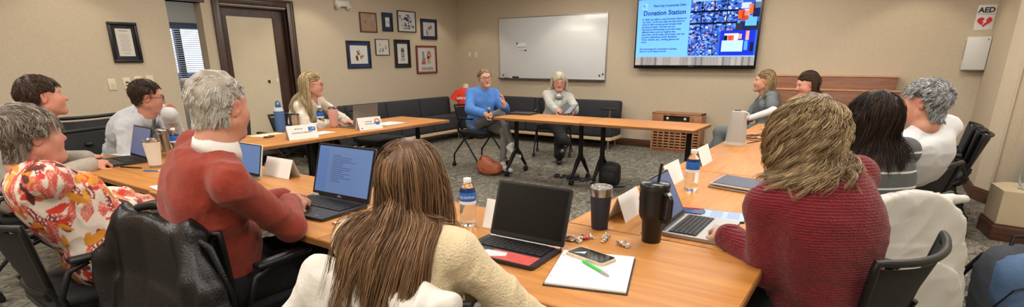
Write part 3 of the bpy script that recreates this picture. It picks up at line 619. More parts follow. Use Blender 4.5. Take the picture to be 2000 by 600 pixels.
t = thing('tablet_table', 'small black tablet table on a grey post beside the end of the back sofa', 'side table', (-3.50, 8.02-.05, 0))
m = MB(); m.prism(rrect(.26, .22, .08), .632, .652, c=(0, 0, 0)); m.build('table_top', BLACK, t); m = MB(); m.tube([(0, 0, .0), (0, 0, .632)], .018, 10); m.build('post', STEEL, t); m = MB(); m.lathe([(.001, 0), (.05, 0), (.05, .008), (.001, .012)], n=16); m.build('base', STEEL, t)
# mannequin bust with red tee
t = thing('shirt_form', 'white bust form wearing a red printed T-shirt on the corner seat', 'mannequin', (-6.22, 7.75, .446), math.radians(-145))
m = MB(); m.lathe([(.001, 0), (.06, .0), (.065, .44), (.055, .50), (.055, .53), (.001, .535)], n=20); m.build('bust', mat('form_white', 'd8cdb8', .6), t)
m = MB(); 
def ring(a, b, z, n=24): return [(a*math.cos(2*PI*i/n), b*math.sin(2*PI*i/n), z) for i in range(n)]
rings = [ring(.155, .085, 0), ring(.155, .09, .15), ring(.165, .10, .30), ring(.175, .09, .38), ring(.15, .075, .43), ring(.075, .06, .465)]
V = sum(rings, []); Fq = [(k*24+i, k*24+(i+1) % 24, (k+1)*24+(i+1) % 24, (k+1)*24+i) for k in range(5) for i in range(24)]; m.add(V, Fq, 0, True)
for s in (-1, 1): m.tube([(s*.13, 0, .395), (s*.19, 0, .33), (s*.225, 0, .25)], [.06, .062, .066], 12)
m.build('t_shirt', mat('tee_red', 'e8412c', .8, bump=.3, bscale=30), t)
text_obj('shirt_text', 'LIVE UNITED', .055, basis((0, .104, .27), (-1, 0, 0), (0, 0, 1)), PAPER, t, align='CENTER', bold=.003)
# ---------------------------------------------------------------- organic surfaces: blended distance fields meshed by surface nets
def unit(v): v = np.asarray(v, float); return v/(np.linalg.norm(v)+1e-12)
def frm(fwd, up):
    """3x3 with columns right, forward, up"""
    f = unit(fwd); r = unit(np.cross(f, up)); u = np.cross(r, f); return np.stack([r, f, u], 1)
class Sdf:
    def __init__(s): s.p = []
    def cap(s, a, b, ra, rb=None, k=.02, op='+'):
        s.p.append(('c', np.array(a, float), np.array(b, float), ra, ra if rb is None else rb, k, op)); return s
    def ell(s, c, r, M=None, k=.02, op='+'):
        s.p.append(('e', np.array(c, float), np.array(r, float), np.eye(3) if M is None else np.array(M, float), 0, k, op)); return s
    def sup(s, c, r, M, k=.02, op='+', pw=2.6):
        s.p.append(('s', np.array(c, float), np.array(r, float), np.array(M, float), pw, k, op)); return s
    def half(s, c, n, k=.004): s.p.append(('h', np.array(c, float), unit(n), 0, 0, k, '-')); return s   # removes the side n points to
    def chain(s, pts, rs, k=.02, op='+'):
        for i in range(len(pts)-1): s.cap(pts[i], pts[i+1], rs[i], rs[i+1], k, op)
        return s
    @staticmethod
    def d1(q, P):
        if q[0] == 'c':
            a, b = q[1], q[2]; ba = b-a; pa = P-a; h = np.clip((pa@ba)/(ba@ba+1e-12), 0, 1)
            return np.linalg.norm(pa-h[..., None]*ba, axis=-1)-(q[3]+(q[4]-q[3])*h)
        if q[0] == 'e':
            l = (P-q[1])@q[3]; r = q[2]; k0 = np.linalg.norm(l/r, axis=-1); k1 = np.linalg.norm(l/(r*r), axis=-1)+1e-9
            return k0*(k0-1)/k1
        if q[0] == 's':
            l = np.abs((P-q[1])@q[3])+1e-6; r = q[2]; pw = q[4]; k0 = np.sum((l/r)**pw, -1)**(1/pw); k1 = np.sqrt(np.sum(((l/r)**(pw-1)/r)**2, -1))/k0**(pw-1)+1e-9; return (k0-1)/k1
        return -((P-q[1])@q[2])
    @staticmethod
    def comb(d, e, k, op):
        if op == '+':
            h = np.clip(.5+.5*(d-e)/k, 0, 1); return d+(e-d)*h-k*h*(1-h)
        h = np.clip(.5-.5*(d+e)/k, 0, 1); return d+(-e-d)*h+k*h*(1-h)
    def ev(s, P):
        d = np.full(P.shape[:-1], 1.0)
        for q in s.p: d = s.comb(d, s.d1(q, P), q[5], q[6])
        return d
    def bounds(s):
        lo = np.full(3, 9e9); hi = -lo
        for q in s.p:
            if q[6] == '-': continue
            if q[0] == 'c':
                r = max(q[3], q[4]); lo = np.minimum(lo, np.minimum(q[1], q[2])-r); hi = np.maximum(hi, np.maximum(q[1], q[2])+r)
            else:
                e = np.abs(q[3])@q[2]; lo = np.minimum(lo, q[1]-e); hi = np.maximum(hi, q[1]+e)
        return lo, hi
    def mesh(s, h):
        lo, hi = s.bounds(); lo -= 3*h+.01; hi += 3*h+.01
        n = np.ceil((hi-lo)/h).astype(int)+1
        ax = [lo[i]+h*np.arange(n[i]) for i in range(3)]
        Dd = np.full(n, .2, np.float32)
        for q in s.p:
            mg = q[5]+2.5*h
            if q[0] == 'h': a = [0, 0, 0]; b = list(n)
            else:
                if q[0] == 'c': r = max(q[3], q[4]); l2 = np.minimum(q[1], q[2])-r-mg; h2 = np.maximum(q[1], q[2])+r+mg
                else: e = np.abs(q[3])@q[2]; l2 = q[1]-e-mg; h2 = q[1]+e+mg
                a = [max(0, int((l2[i]-lo[i])/h)) for i in range(3)]; b = [min(n[i], int((h2[i]-lo[i])/h)+2) for i in range(3)]
            if any(b[i] <= a[i] for i in range(3)): continue
            sl = tuple(slice(a[i], b[i]) for i in range(3))
            P = np.stack(np.meshgrid(*[ax[i][sl[i]] for i in range(3)], indexing='ij'), -1)
            Dd[sl] = s.comb(Dd[sl], s.d1(q, P), q[5], q[6])
        return nets(Dd, lo, h)
def nets(Dd, lo, h):
    n = np.array(Dd.shape); ins = Dd < 0
    S = np.zeros(tuple(n-1)+(3,), np.float32); C = np.zeros(tuple(n-1), np.float32); cr = []
    for a in range(3):
        s0 = [slice(None)]*3; s1 = [slice(None)]*3; s0[a] = slice(0, -1); s1[a] = slice(1, None)
        d0 = Dd[tuple(s0)]; d1 = Dd[tuple(s1)]; x = ins[tuple(s0)] != ins[tuple(s1)]
        idx = np.argwhere(x); t = d0[x]/(d0[x]-d1[x]); pos = idx.astype(np.float32); pos[:, a] += t
        cr.append((a, idx, ins[tuple(s0)][x]))
        b, c = (a+1) % 3, (a+2) % 3
        for db in (0, -1):
            for dc in (0, -1):
                j = idx.copy(); j[:, b] += db; j[:, c] += dc
                ok = np.all((j >= 0) & (j < n-1), 1); jj = j[ok]; f = np.ravel_multi_index(jj.T, tuple(n-1))
                np.add.at(S.reshape(-1, 3), f, pos[ok]); np.add.at(C.reshape(-1), f, 1)
    m = C > 0; vid = np.full(C.shape, -1, np.int64); vid[m] = np.arange(m.sum())
    V = S[m]/C[m][:, None]*h+lo
    Fs = []
    for a, idx, si in cr:
        b, c = (a+1) % 3, (a+2) % 3; q = []
        ok = (idx[:, b] > 0) & (idx[:, c] > 0) & (idx[:, b] < n[b]-1) & (idx[:, c] < n[c]-1)
        idx = idx[ok]; si = si[ok]
        for db, dc in ((0, 0), (-1, 0), (-1, -1), (0, -1)):
            j = idx.copy(); j[:, b] += db; j[:, c] += dc; q.append(vid[j[:, 0], j[:, 1], j[:, 2]])
        q = np.stack(q, 1); q[~si] = q[~si][:, ::-1]; Fs.append(q)
    return V.astype(float), np.concatenate(Fs)
def vnormals(V, Fq):
    N_ = np.zeros_like(V); a, b, c, d = (V[Fq[:, i]] for i in range(4)); fn = np.cross(c-a, d-b)
    for i in range(4): np.add.at(N_, Fq[:, i], fn)
    return N_/(np.linalg.norm(N_, axis=1)[:, None]+1e-12)
def smoothv(V, Fq, it=2, w=.5):
    for _ in range(it):
        A = np.zeros_like(V); c = np.zeros(len(V))
        for i in range(4):
            np.add.at(A, Fq[:, i], V[Fq[:, (i+1) % 4]]); np.add.at(A, Fq[:, i], V[Fq[:, i-1]]); np.add.at(c, Fq[:, i], 2)
        V = V*(1-w)+w*A/c[:, None]
    return V
def waves(P, seed, freq, n=6, aniso=(1, 1, 1)):
    r = np.random.default_rng(seed); o = np.zeros(len(P))
    for i in range(n):
        k = r.normal(size=3)*freq*np.array(aniso)*r.uniform(.6, 1.6); o += np.sin(P@k+r.uniform(0, 6.28)+1.2*np.sin(P@(r.normal(size=3)*freq*.5)+r.uniform(0, 6)))
    return o/math.sqrt(n)
def folds(V, N_, seed, amp, freq=28, aniso=(1, 1, 1), sharp=True):
    w = waves(V, seed, freq, 5, aniso)
    if sharp: w = 1-2*np.abs(np.tanh(w*.9))
    env = .35+.65*np.clip(waves(V, seed+9, 8, 3)+.2, 0, 1.4); w2 = 1-2*np.abs(np.tanh(1.1*waves(V, seed+5, freq*2.4, 5, aniso)))
    return V+N_*(amp*env*(w+.35*w2))[:, None]
# ---------------------------------------------------------------- hair strands
def strands(guides_root, guides_dir, length, nseg, step, body, off, children, spread, rad, cols, grav=.6, wave=0, wfreq=30, clump=.6, seed=1, stiff=.85, comb=None, tipw=.35, curl=0, hug=None, hugT=1):
    """guides simulated over the head, children offset from them; returns V,F,C"""
    r = np.random.default_rng(seed); K = len(guides_root); P = guides_root.copy(); d = guides_dir.copy(); path = [P.copy()]
    G0 = np.stack([body(P+np.eye(3)[i]*2e-3)-body(P) for i in range(3)], 1); G0 /= np.linalg.norm(G0, axis=1)[:, None]+1e-9
    wob = r.normal(size=(K, 3))*.12
    for s_ in range(nseg):
        g = np.array([0, 0, -1.])
        dd = d*stiff+g*grav*(1-stiff)*2+wob*(1-stiff)
        if comb is not None: dd = dd+comb(P, s_/nseg)*(1-stiff)*2
        d = dd/(np.linalg.norm(dd, axis=1)[:, None]+1e-9)
        P = P+d*(step*length[:, None] if np.ndim(length) else step)
        for _ in range(2):
            e = 2e-3; dist = body(P); G = np.stack([body(P+np.eye(3)[i]*e)-dist for i in range(3)], 1)/e
            G /= np.linalg.norm(G, axis=1)[:, None]+1e-9; pen = np.maximum(off-dist, 0)-(0 if hug is None or s_ > hugT*nseg else np.clip(dist-hug, 0, .02)*.8); P = P+G*pen[:, None]
        path.append(P.copy()); dn = path[-1]-path[-2]; d = dn/(np.linalg.norm(dn, axis=1)[:, None]+1e-9)
    path = np.stack(path, 1)                                     # K,nseg+1,3
    gi = r.integers(0, K, children); T = np.linspace(0, 1, nseg+1)
    offv = r.normal(size=(children, 3))*spread; gn = G0[gi]; offv = offv-gn*(np.sum(offv*gn, 1)*.75)[:, None]; cp = path[gi]+offv[:, None, :]*(1-clump*T[None, :, None])
    ph = r.uniform(0, 6.28, (children, 1)); gph = r.uniform(0, 6.28, K)[gi][:, None]
    if wave or curl:
        ax1 = unit([.8, .6, 0]); ax2 = unit([-.6, .8, 0]); arc = T*nseg*step
        a = wave*np.minimum(T*2.2, 1)
        cp = cp+(np.sin(wfreq*arc[None, :]+gph+ph*.12)*a)[..., None]*ax1+(np.cos(wfreq*arc[None, :]*1.0+gph+ph*.12)*a)[..., None]*ax2
    cut = r.uniform(.86, 1, children); cp = cp[:, :1]+(cp-cp[:, :1])*1.0
    tt = np.linspace(0, 1, nseg+1)[None]*cut[:, None]*nseg; i0 = np.clip(tt.astype(int), 0, nseg-1); fr = (tt-i0)[..., None]
    ar = np.arange(children)[:, None]; cp = cp[ar, i0]*(1-fr)+cp[ar, i0+1]*fr
    t = np.diff(cp, axis=1); t = np.concatenate([t, t[:, -1:]], 1); t /= np.linalg.norm(t, axis=2)[..., None]+1e-9
    up = np.cross(t, np.array([.31, .52, .79])); up /= np.linalg.norm(up, axis=2)[..., None]+1e-9; q = np.cross(t, up)
    rr = rad*r.uniform(.7, 1.3, (children, 1))*(1-(1-tipw)*T[None]**2); V = []
    for j in range(3):
        a = 2*PI*j/3; V.append(cp+(up*math.cos(a)+q*math.sin(a))*rr[..., None])
    V = np.stack(V, 2); n1 = nseg+1                               # children,n1,3,3
    base = (np.arange(children)*n1*3)[:, None, None]+(np.arange(nseg)*3)[None, :, None]; j = np.arange(3)[None, None]; j2 = (j+1) % 3
    Fq = np.stack([base+j, base+j2, base+3+j2, base+3+j], -1).reshape(-1, 4)
    cols = np.array([lin(c) for c in cols]); ci = r.integers(0, len(cols), children); ci2 = r.integers(0, len(cols), K)[gi]
    c = .5*cols[ci]+.5*cols[ci2]; c = c*r.uniform(.85, 1.15, (children, 1)); C = np.repeat(c, n1*3, 0)
    return V.reshape(-1, 3), Fq, C
HAIRM = mat('hair', 'ffffff', .45, attr=True, spec=.32)
SKINM = mat('skin', 'ffffff', .5, attr=True, bump=.12, bscale=240, spec=.4, sss=.06)
# ---------------------------------------------------------------- head, hand, person
def head_sdf(S, hp, M, s, o):
    """hp head centre, M columns right/fwd/up, s scale; o options (jaw, nose, fat)"""
    def p(x, y, z): return hp+M@(np.array([x, y, z])*s)
    def E(c, r, k=.02, op='+', R=None): S.ell(p(*c), np.array(r)*s, M if R is None else M@R, k*s, op)
    def Cc(a, b, ra, rb, k=.02, op='+'): S.cap(p(*a), p(*b), ra*s, rb*s, k*s, op)
    j = o.get('jaw', 1.0); fat = o.get('fat', 0)
    E((0, -.018, .038), (.074, .094, .084)); E((0, .018, -.005), (.066, .074, .085), .04); E((0, .028, -.050), (.054*j, .056, .058), .04)
    for a in (-1, 1):
        Cc((a*.056*j, -.004, -.052), (a*.018, .068, -.094), .020+fat*.3, .018, .03); E((a*.038, .056, -.028), (.026+fat*.3, .026, .026+fat*.3), None, .03) if False else None
        S.ell(p(a*.040, .052, -.030), np.array([.026+fat*.4, .028, .028+fat*.4])*s, M, .03*s)
    E((0, .076, -.094), (.020, .016, .015), .022)
    if fat: E((0, .03, -.10), (.045+fat, .045, .02+fat*.6), .03)
    Cc((-.034, .074, .026), (.034, .074, .026), .011, .011, .022)
    for a in (-1, 1): E((a*.031, .094, .006), (.018, .015, .011), .014, '-')
    for a in (-1, 1): E((a*.031, .0755, .005), (.0135, .013, .0125), .003)
    n = o.get('nose', 1.0)
    Cc((0, .082, .012), (0, .084+.022*n, -.026), .0075, .0105, .014); E((0, .085+.018*n, -.030), (.012, .011, .009), .008)
    for a in (-1, 1): E((a*.011, .088, -.033), (.008, .010, .0075), .008)
    E((0, .083, -.0525), (.023, .0115, .0055), .008); E((0, .082, -.0635), (.020, .0115, .0065), .006); Cc((-.022, .088, -.058), (.022, .088, -.058), .0022, .0022, .004, '-')
    Re = np.array(rotm(0, 0, .35)); Rf = np.array(rotm(0, 0, -.35))
    for a, R in ((-1, Re), (1, Rf)):
        R = np.array(rotm(-.15, 0, a*.35)); 
        S.ell(p(a*.082, -.010, .0), np.array([.0080, .0195, .033])*s, M@np.array(rotm(-.18, 0, a*-.45)), .006*s)
        S.ell(p(a*.0915, -.006, .004), np.array([.006, .0095, .018])*s, M@np.array(rotm(-.18, 0, a*-.45)), .004*s, '-')
        S.ell(p(a*.086, .006, -.002), np.array([.004, .004, .007])*s, M, .003*s)
def head_cols(V, hp, M, s, o, C):
    L = ((V-hp)@M)/s; x, y, z = L.T; skin = np.array(lin(o['skin'])); fl = np.array(lin(o.get('flush', 'c77f68')))
    def mixc(mask, c):
        nonlocal C; C = C*(1-mask[:, None])+np.array(lin(c) if isinstance(c, str) else c)*mask[:, None]
    def g(cx, cy, cz, rx, ry, rz, pw=1.0, lo=.6): d = np.sqrt(((np.abs(x)-cx)/rx)**2+((y-cy)/ry)**2+((z-cz)/rz)**2); return np.clip((1.15-d)/(1.15-lo), 0, 1)**pw
    mixc(g(.042, .07, -.03, .035, .04, .03, 1, 0)*.55, fl); mixc(g(0, .10, -.03, .018, .03, .02, 1, 0)*.5, fl); mixc(g(.083, 0, 0, .02, .03, .04, 1, 0)*.55, fl)
    mixc(g(0, .09, -.058, .024, .02, .0115, 1, .8)*.8, o.get('lips', 'a8584e'))
    mixc(g(.034, .085, .028, .019, .03, .0042, 1, .6)*o.get('browa', .8), o.get('brow', '5a4030'))
    front = (y > .078) & (np.abs(np.abs(x)-.031) < .0135) & (np.abs(z-.005) < .008)
    e = np.sqrt(((np.abs(x)-.031)/.0125)**2+((z-.005)/.0062)**2)
    if not o.get('closed'):
        mixc(np.clip((1.1-e)/.3, 0, 1)*(y > .07), 'd9d0c6'); gz = o.get('gaze', 0)
        e2 = np.sqrt(((np.abs(x)-.031)/.0056)**2+((z-.0055)/.0056)**2); mixc(np.clip((1.2-e2)/.35, 0, 1)*(y > .07), o.get('iris', '3a2c22'))
    lid = np.clip(1-np.abs(e-1.12)/.16, 0, 1)*(y > .068)*(z > .003); mixc(lid*.6, '4a3328')
    if o.get('stub'): mixc(g(0, .05, -.09, .06, .06, .035, 1, .2)*.35, o['stub'])
    return C
def hand(S, w, M, s, curl=.4, side=1, spreadv=.12, thumb=.5, curls=None):
    """w wrist, M columns: x across (towards thumb * side), y to the fingers, z back of the hand"""
    M = np.array(M, float)
    def p(v): return w+M@(np.array(v, float)*s)
    S.ell(p((0, .045, 0)), np.array([.040, .050, .0145])*s, M, .016*s); S.cap(p((0, -.02, 0)), p((0, .03, 0)), .025*s, .024*s, .02*s)
    S.cap(p((side*.020, .02, -.006)), p((side*.034, .05, -.012)), .017*s, .014*s, .014*s)
    for i, (x, L, r) in enumerate(((.029, .072, .0088), (.010, .080, .0092), (-.010, .074, .0088), (-.028, .058, .0078))):
        c = (curls[i] if curls else curl*(1+.12*i)); a = 0; P_ = np.array([side*x, .078-.004*abs(i-1), .001]); pts = [np.array([side*x*.8, .045, 0]), P_]
        sp = spreadv*(1.5-i)*side*.6
        for q, f in ((.46, 1.0), (.30, 1.15), (.24, .8)):
            a += c*f; P_ = P_+L*q*np.array([math.sin(sp)*math.cos(a), math.cos(a)*math.cos(sp), -math.sin(a)]); pts.append(P_)
        S.chain([p(v) for v in pts], [r*1.05*s, r*1.08*s, r*s, r*.94*s, r*.82*s], .005*s)
    b = np.array([side*.030, .024, -.010]); t1 = b+np.array([side*(.030-.01*thumb), .024, -.010-.014*thumb]); t2 = t1+np.array([side*(.014-.02*thumb), .026, -.006-.012*thumb]); t3 = t2+np.array([side*(.004-.014*thumb), .021, -.002-.008*thumb])
    S.chain([p(v) for v in (b, t1, t2, t3)], [.014*s, .0115*s, .0100*s, .0085*s], .007*s)
def ik(a, b, l1, l2, hint):
    a, b, hint = (np.array(v, float) for v in (a, b, hint)); d = b-a; L = np.linalg.norm(d); L2 = min(L, (l1+l2)*.995); b = a+d/L*L2; d = d/L
    x = (l1*l1-l2*l2+L2*L2)/(2*L2); hh = math.sqrt(max(l1*l1-x*x, 1e-6)); n = hint-d*(hint@d); n = unit(n); return a+d*x+n*hh, b
# ---------------------------------------------------------------- people
def dirz(az, pitch=0):
    a = math.radians(az); p = math.radians(pitch); return np.array([-math.sin(a)*math.cos(p), math.cos(a)*math.cos(p), math.sin(p)])
def hbasis(az, pitch=0, roll=0): return np.array((Matrix.Rotation(math.radians(az), 3, 'Z') @ Matrix.Rotation(math.radians(pitch), 3, 'X') @ Matrix.Rotation(math.radians(roll), 3, 'Y')))
def join(parts):
    V = []; Fq = []; C = []; n = 0
    for v, f, c in parts: V.append(v); Fq.append(f+n); C.append(np.broadcast_to(c, v.shape)); n += len(v)
    return np.concatenate(V), np.concatenate(Fq), np.concatenate(C)
class Person:
    def __init__(s, label, az, pel, head, haz, hpitch=0, hroll=0, sc=1.0, w=1.0, d=1.0, skin='c99a82', hres=.006, bres=.012, o=None, sh_az=None, sh_roll=0, neckfwd=.04, shw=.150, hunch=.03, nl=.135, drop=.062):
        s.az = az; s.pel = np.array(pel, float); s.head = np.array(head, float); s.sc = sc; s.w = w; s.d = d; s.hres = hres; s.bres = bres
        s.o = dict(skin=skin); s.o.update(o or {}); s.skin = np.array(lin(skin))
        s.t = thing('person', label, 'person', (s.pel[0], s.pel[1], 0), math.radians(az))
        s.M = hbasis(haz, hpitch, hroll); s.R0 = hbasis(az)
        hf = s.M[:, 1]*np.array([1, 1, 0]); s.nk = s.head-np.array([0, 0, nl*sc])-dirz(az)*neckfwd*sc
        u = unit(s.nk-s.pel); shd = hbasis(az if sh_az is None else sh_az, 0, sh_roll)[:, 0]; r = unit(shd-u*(shd@u)); s.T = np.stack([r, np.cross(u, r), u], 1)
        s.shl = s.nk-s.T[:, 2]*drop*sc-r*shw*w*sc+s.T[:, 1]*-.005; s.shr = s.nk-s.T[:, 2]*drop*sc+r*shw*w*sc
        s.hunch = hunch; s.skinS = []; s.arms = {}; s.legs = {}; s.handS = []
    def L(s, V): return (np.asarray(V)-np.array([s.pel[0], s.pel[1], 0]))@s.R0        # world -> person local
    def sp(s, f, fw=0, side=0):
        P = s.pel+(s.nk-s.pel)*f-s.T[:, 1]*s.hunch*math.sin(PI*f)*s.sc; return P+s.T[:, 1]*fw*s.sc+s.T[:, 0]*side*s.sc
    def torso(s, g=0.0, bust=0, belly=0, hem=True, k=.035):
        S = Sdf(); q = s.sc; w, d = s.w, s.d
        def E(c, r, kk=k): S.sup(c, np.array([r[0]*w+g, r[1]*d+g, r[2]+g])*q, s.T, kk)
        if hem: E(s.sp(.04), (.160, .120, .10))
        E(s.sp(.33, .008), (.130, .098, .14)); E(s.sp(.64), (.142, .104, .15)); E(s.sp(.84, -.008), (.125, .080, .075))
        if belly: E(s.sp(.28, .05+belly*.4), (.13, .07+belly, .13))
        if bust:
            for a in (-1, 1): E(s.sp(.63, .075, a*.07*w), (.062*bust/w, .058*bust/d, .062*bust), .03)
        for h in (s.shl, s.shr):
            S.cap(s.nk-s.T[:, 2]*.055*q, h, (.052+g)*q, (.046+g)*q, .02); S.cap(s.nk-s.T[:, 2]*.005, h+s.T[:, 2]*.006*q, (.040+g)*q, (.030+g)*q, .025)
        return S
    def arm(s, side, wrist, hint, hf=None, hu=None, curl=.4, thumb=.5, curls=None, ul=.285, fl=.255, sp=.12, elbow=None):
        a = s.shl if side == 'L' else s.shr
        if elbow is not None: hint = np.array(elbow)-(a+np.array(wrist))/2; ul = float(np.clip(np.linalg.norm(np.array(elbow)-a), .24, .36))/s.sc; fl = float(np.clip(np.linalg.norm(np.array(elbow)-np.array(wrist)), .2, .29))/s.sc
        el, wr = ik(a, wrist, ul*s.sc, fl*s.sc, hint); s.arms[side] = (a, el, wr)
        if hf is not None: M = frm(hf, hu); s.handS.append((wr, M, curl, 1 if side == 'R' else -1, thumb, curls, sp))
        return el, wr
    def sleeve(s, S, side, g=.0, upto=1.0, r0=.052, r1=.044, r2=.034, k=.018):
        a, e, w_ = s.arms[side]; q = s.sc
        if upto <= .5: S.cap(a, a+(e-a)*upto*2, (r0+g)*q, (r1+g+.006)*q, k)
        else: S.cap(a, e, (r0+g-.004)*q, (r1+g)*q, .045); S.cap(e, e+(w_-e)*(upto*2-1)*.97, (r1+g)*q, (r2+g)*q, k)
        return S
    def leg(s, side, ankle, hint, toe, tl=.44, sl=.42):
        r = s.R0[:, 0]; h = s.pel+r*(.09*s.w*(1 if side == 'R' else -1))*s.sc; kn, an = ik(h, ankle, tl*s.sc, sl*s.sc, hint); s.legs[side] = (h, kn, an, unit(toe))
    def trousers(s, name, m, g=0, seed=3, rk=.060, ra=.045, color=None, amp=.006, hres=None):
        S = Sdf(); q = s.sc; S.ell(s.sp(.02), np.array([.165*s.w+g, .12*s.d+g, .10])*q, s.T, .04)
        for sd, (h, kn, an, toe) in s.legs.items():
            S.cap(h, kn, (.088*s.w+g)*q, (rk+.008+g)*q, .035); S.cap(kn, an+(kn-an)*.06, (rk+g)*q, (ra+g)*q, .03)
        V, Fq = S.mesh(hres or s.bres); N_ = vnormals(V, Fq); V = folds(V, N_, seed, amp, 24); return raw_mesh(name, s.L(V), Fq, m, s.t)
    def shoes(s, m, sole=None, name='shoe', h=.007):
        for sd, (_, _, an, toe) in s.legs.items():
            f = toe; up = np.array([0, 0, 1.]); M = frm(f, up) if abs(f[2]) < .9 else np.eye(3); q = s.sc; S = Sdf()
            S.ell(an-M[:, 2]*.045*q+M[:, 1]*.0, np.array([.038, .05, .045])*q, M, .03); S.ell(an-M[:, 2]*.062*q+M[:, 1]*.115*q, np.array([.044, .085, .030])*q, M, .04); S.cap(an, an-M[:, 2]*.03*q, .042*q, .040*q, .02)
            S.ell(an-M[:, 2]*.072*q+M[:, 1]*.055*q, np.array([.040, .13, .020])*q, M, .03); S.half(an-M[:, 2]*.083*q, -M[:, 2])
            V, Fq = S.mesh(h); raw_mesh(name, s.L(V), Fq, m, s.t)
    def body(s, sleeves_len=None, extra=None, legs=True):
        q = s.sc; parts = []
        Sh = Sdf(); head_sdf(Sh, s.head, s.M, q*s.o.get('hs', 1), s.o); hs = q*s.o.get('hs', 1)
        nb = s.head+s.M@(np.array([0, -.022, -.055])*hs); fat = s.o.get('fat', 0)
        nr = s.o.get('neck', .052); Sh.cap(nb, s.nk+s.T[:, 2]*.01, nr*.95*q, (nr+.008)*q, .03*q); Sh.cap(s.head+s.M@(np.array([0, .012, -.075])*hs), s.nk+s.T[:, 1]*.02, .030*q+fat, .042*q, .03*q)
        s.headS = Sh; V, Fq = Sh.mesh(s.hres); C = np.tile(s.skin, (len(V), 1)); C = head_cols(V, s.head, s.M, hs, s.o, C); parts.append((V, Fq, C))
        for (wr, M, curl, sd, th, cs, spv) in s.handS:
            S = Sdf(); hand(S, wr, M, q*s.o.get('hand', 1), curl, sd, spv, th, cs); a = s.arms['R' if sd == 1 else 'L']; S.cap(wr, wr+(a[1]-wr)*.35, .026*q, .032*q, .02)
            V, Fq = S.mesh(min(s.hres, .006)*.8 if s.hres < .006 else .005); V0 = V; c = np.tile(s.skin, (len(V), 1)); hc = np.array(lin(s.o.get('handc', s.o.get('flush', 'c77f68'))))
            L = (V-wr)@M; tip = np.clip((L[:, 1]/q-.05)/.1, 0, 1)[:, None]; c = c*(1-.4*tip)+hc*.4*tip; parts.append((V, Fq, c))
        S = s.torso(-.012)
        for sd in s.arms: s.sleeve(S, sd, -.010)
        for sd, (h, kn, an, toe) in s.legs.items(): S.cap(h, kn, .07*q, .05*q, .03); S.cap(kn, an, .046*q, .034*q, .03)
        V, Fq = S.mesh(max(s.bres, .012)); parts.append((V, Fq, s.skin))
        V, Fq, C = join(parts); return raw_mesh('body', s.L(V), Fq, SKINM, s.t, cols=C)
    def garment(s, name, m, g=.006, bust=0, belly=0, sleeves=1.0, collar=None, seed=1, amp=.006, freq=20, cuts=(), extra=None, colf=None, r=(.052, .044, .035), h=None, hem=True, parent=None, aniso=(1, 1, 1), arms='LR', neckhole=.0, fine=None):
        S = s.torso(g, bust, belly, hem)
        for sd in arms:
            if sd in s.arms: s.sleeve(S, sd, g, sleeves, *r)
        if extra: extra(S)
        if neckhole: S.cap(s.nk+s.T[:, 2]*-.005+s.T[:, 1]*.02, s.nk+s.T[:, 2]*.1+s.T[:, 1]*.03, neckhole*s.sc, neckhole*1.15*s.sc, .01, '-')
        for c, n in cuts: S.half(c, n)
        if not getattr(s, 'cloth', None): s.cloth = S
        V, Fq = S.mesh(h or s.bres); N_ = vnormals(V, Fq); V = folds(V, N_, seed, amp, freq, aniso)
        if fine: V = V+N_*fine(V)[:, None]
        return raw_mesh(name, s.L(V), Fq, m, parent or s.t, cols=colf(V, s) if colf else None)
    def hl(s, x, y, z): return s.head+s.M@(np.array([x, y, z])*s.sc*s.o.get('hs', 1))
    def roots(s, n, keep, t=.004, seed=1):
        r = np.random.default_rng(seed); q = s.sc*s.o.get('hs', 1); out = []
        c = np.array([0, -.018, .038]); ra = np.array([.074, .094, .084])
        D_ = r.normal(size=(n*8, 3)); D_ /= np.linalg.norm(D_, axis=1)[:, None]; P = c+D_*(ra+t); ok = keep(P[:, 0], P[:, 1], P[:, 2]); P = P[ok][:n]; N_ = (D_/ra)[ok][:n]; N_ /= np.linalg.norm(N_, axis=1)[:, None]
        return P, N_, s.head+(P*q)@s.M.T, N_@s.M.T
    def hair(s, style, cols, n=1500, K=200, length=.05, nseg=8, rad=.0011, base=None, t=.010, keep=None, dirf=None, grav=.5, stiff=.8, wave=0, wfreq=30, clump=.5, spread=.006, off=.006, comb=None, seed=1, mass=(), lenf=None, cap=True, cut=None, noise=.004, tipw=.35, capface=None, nfreq=70, hug=None, hugL=.11):
        q = s.sc*s.o.get('hs', 1); keep = keep or (lambda x, y, z: ((y < .045) | (z > .075)) & (z > -.04) & ~((y > -.028) & (z < .02)) & ~((y > .0) & (z < .045)))
        P, N_, W, Nw = s.roots(K, keep, seed=seed); d = dirf(P, N_); d = d/(np.linalg.norm(d, axis=1)[:, None]+1e-9); dw = d@s.M.T
        Ln = np.full(len(P), 1.0) if lenf is None else lenf(P)
        cmb = None if comb is None else (lambda P, t_: comb(((P-s.head)@s.M)/q, t_)@s.M.T); B = Sdf(); B.p = list(s.headS.p)+(list(s.cloth.p) if length > .12 and getattr(s, 'cloth', None) else [])
        if length > .12: B.p = [x for x in B.p]
        V, Fq, C = strands(W, dw, Ln, nseg, length/nseg*q, B.ev, off*q, n, spread*q, rad, cols, grav, wave*q, wfreq, clump, seed, stiff, cmb, tipw, 0, (hug if hug is not None else off*1.25+.002)*q, 1 if length < .12 else hugL/length)
        parts = [(V, Fq, C)]
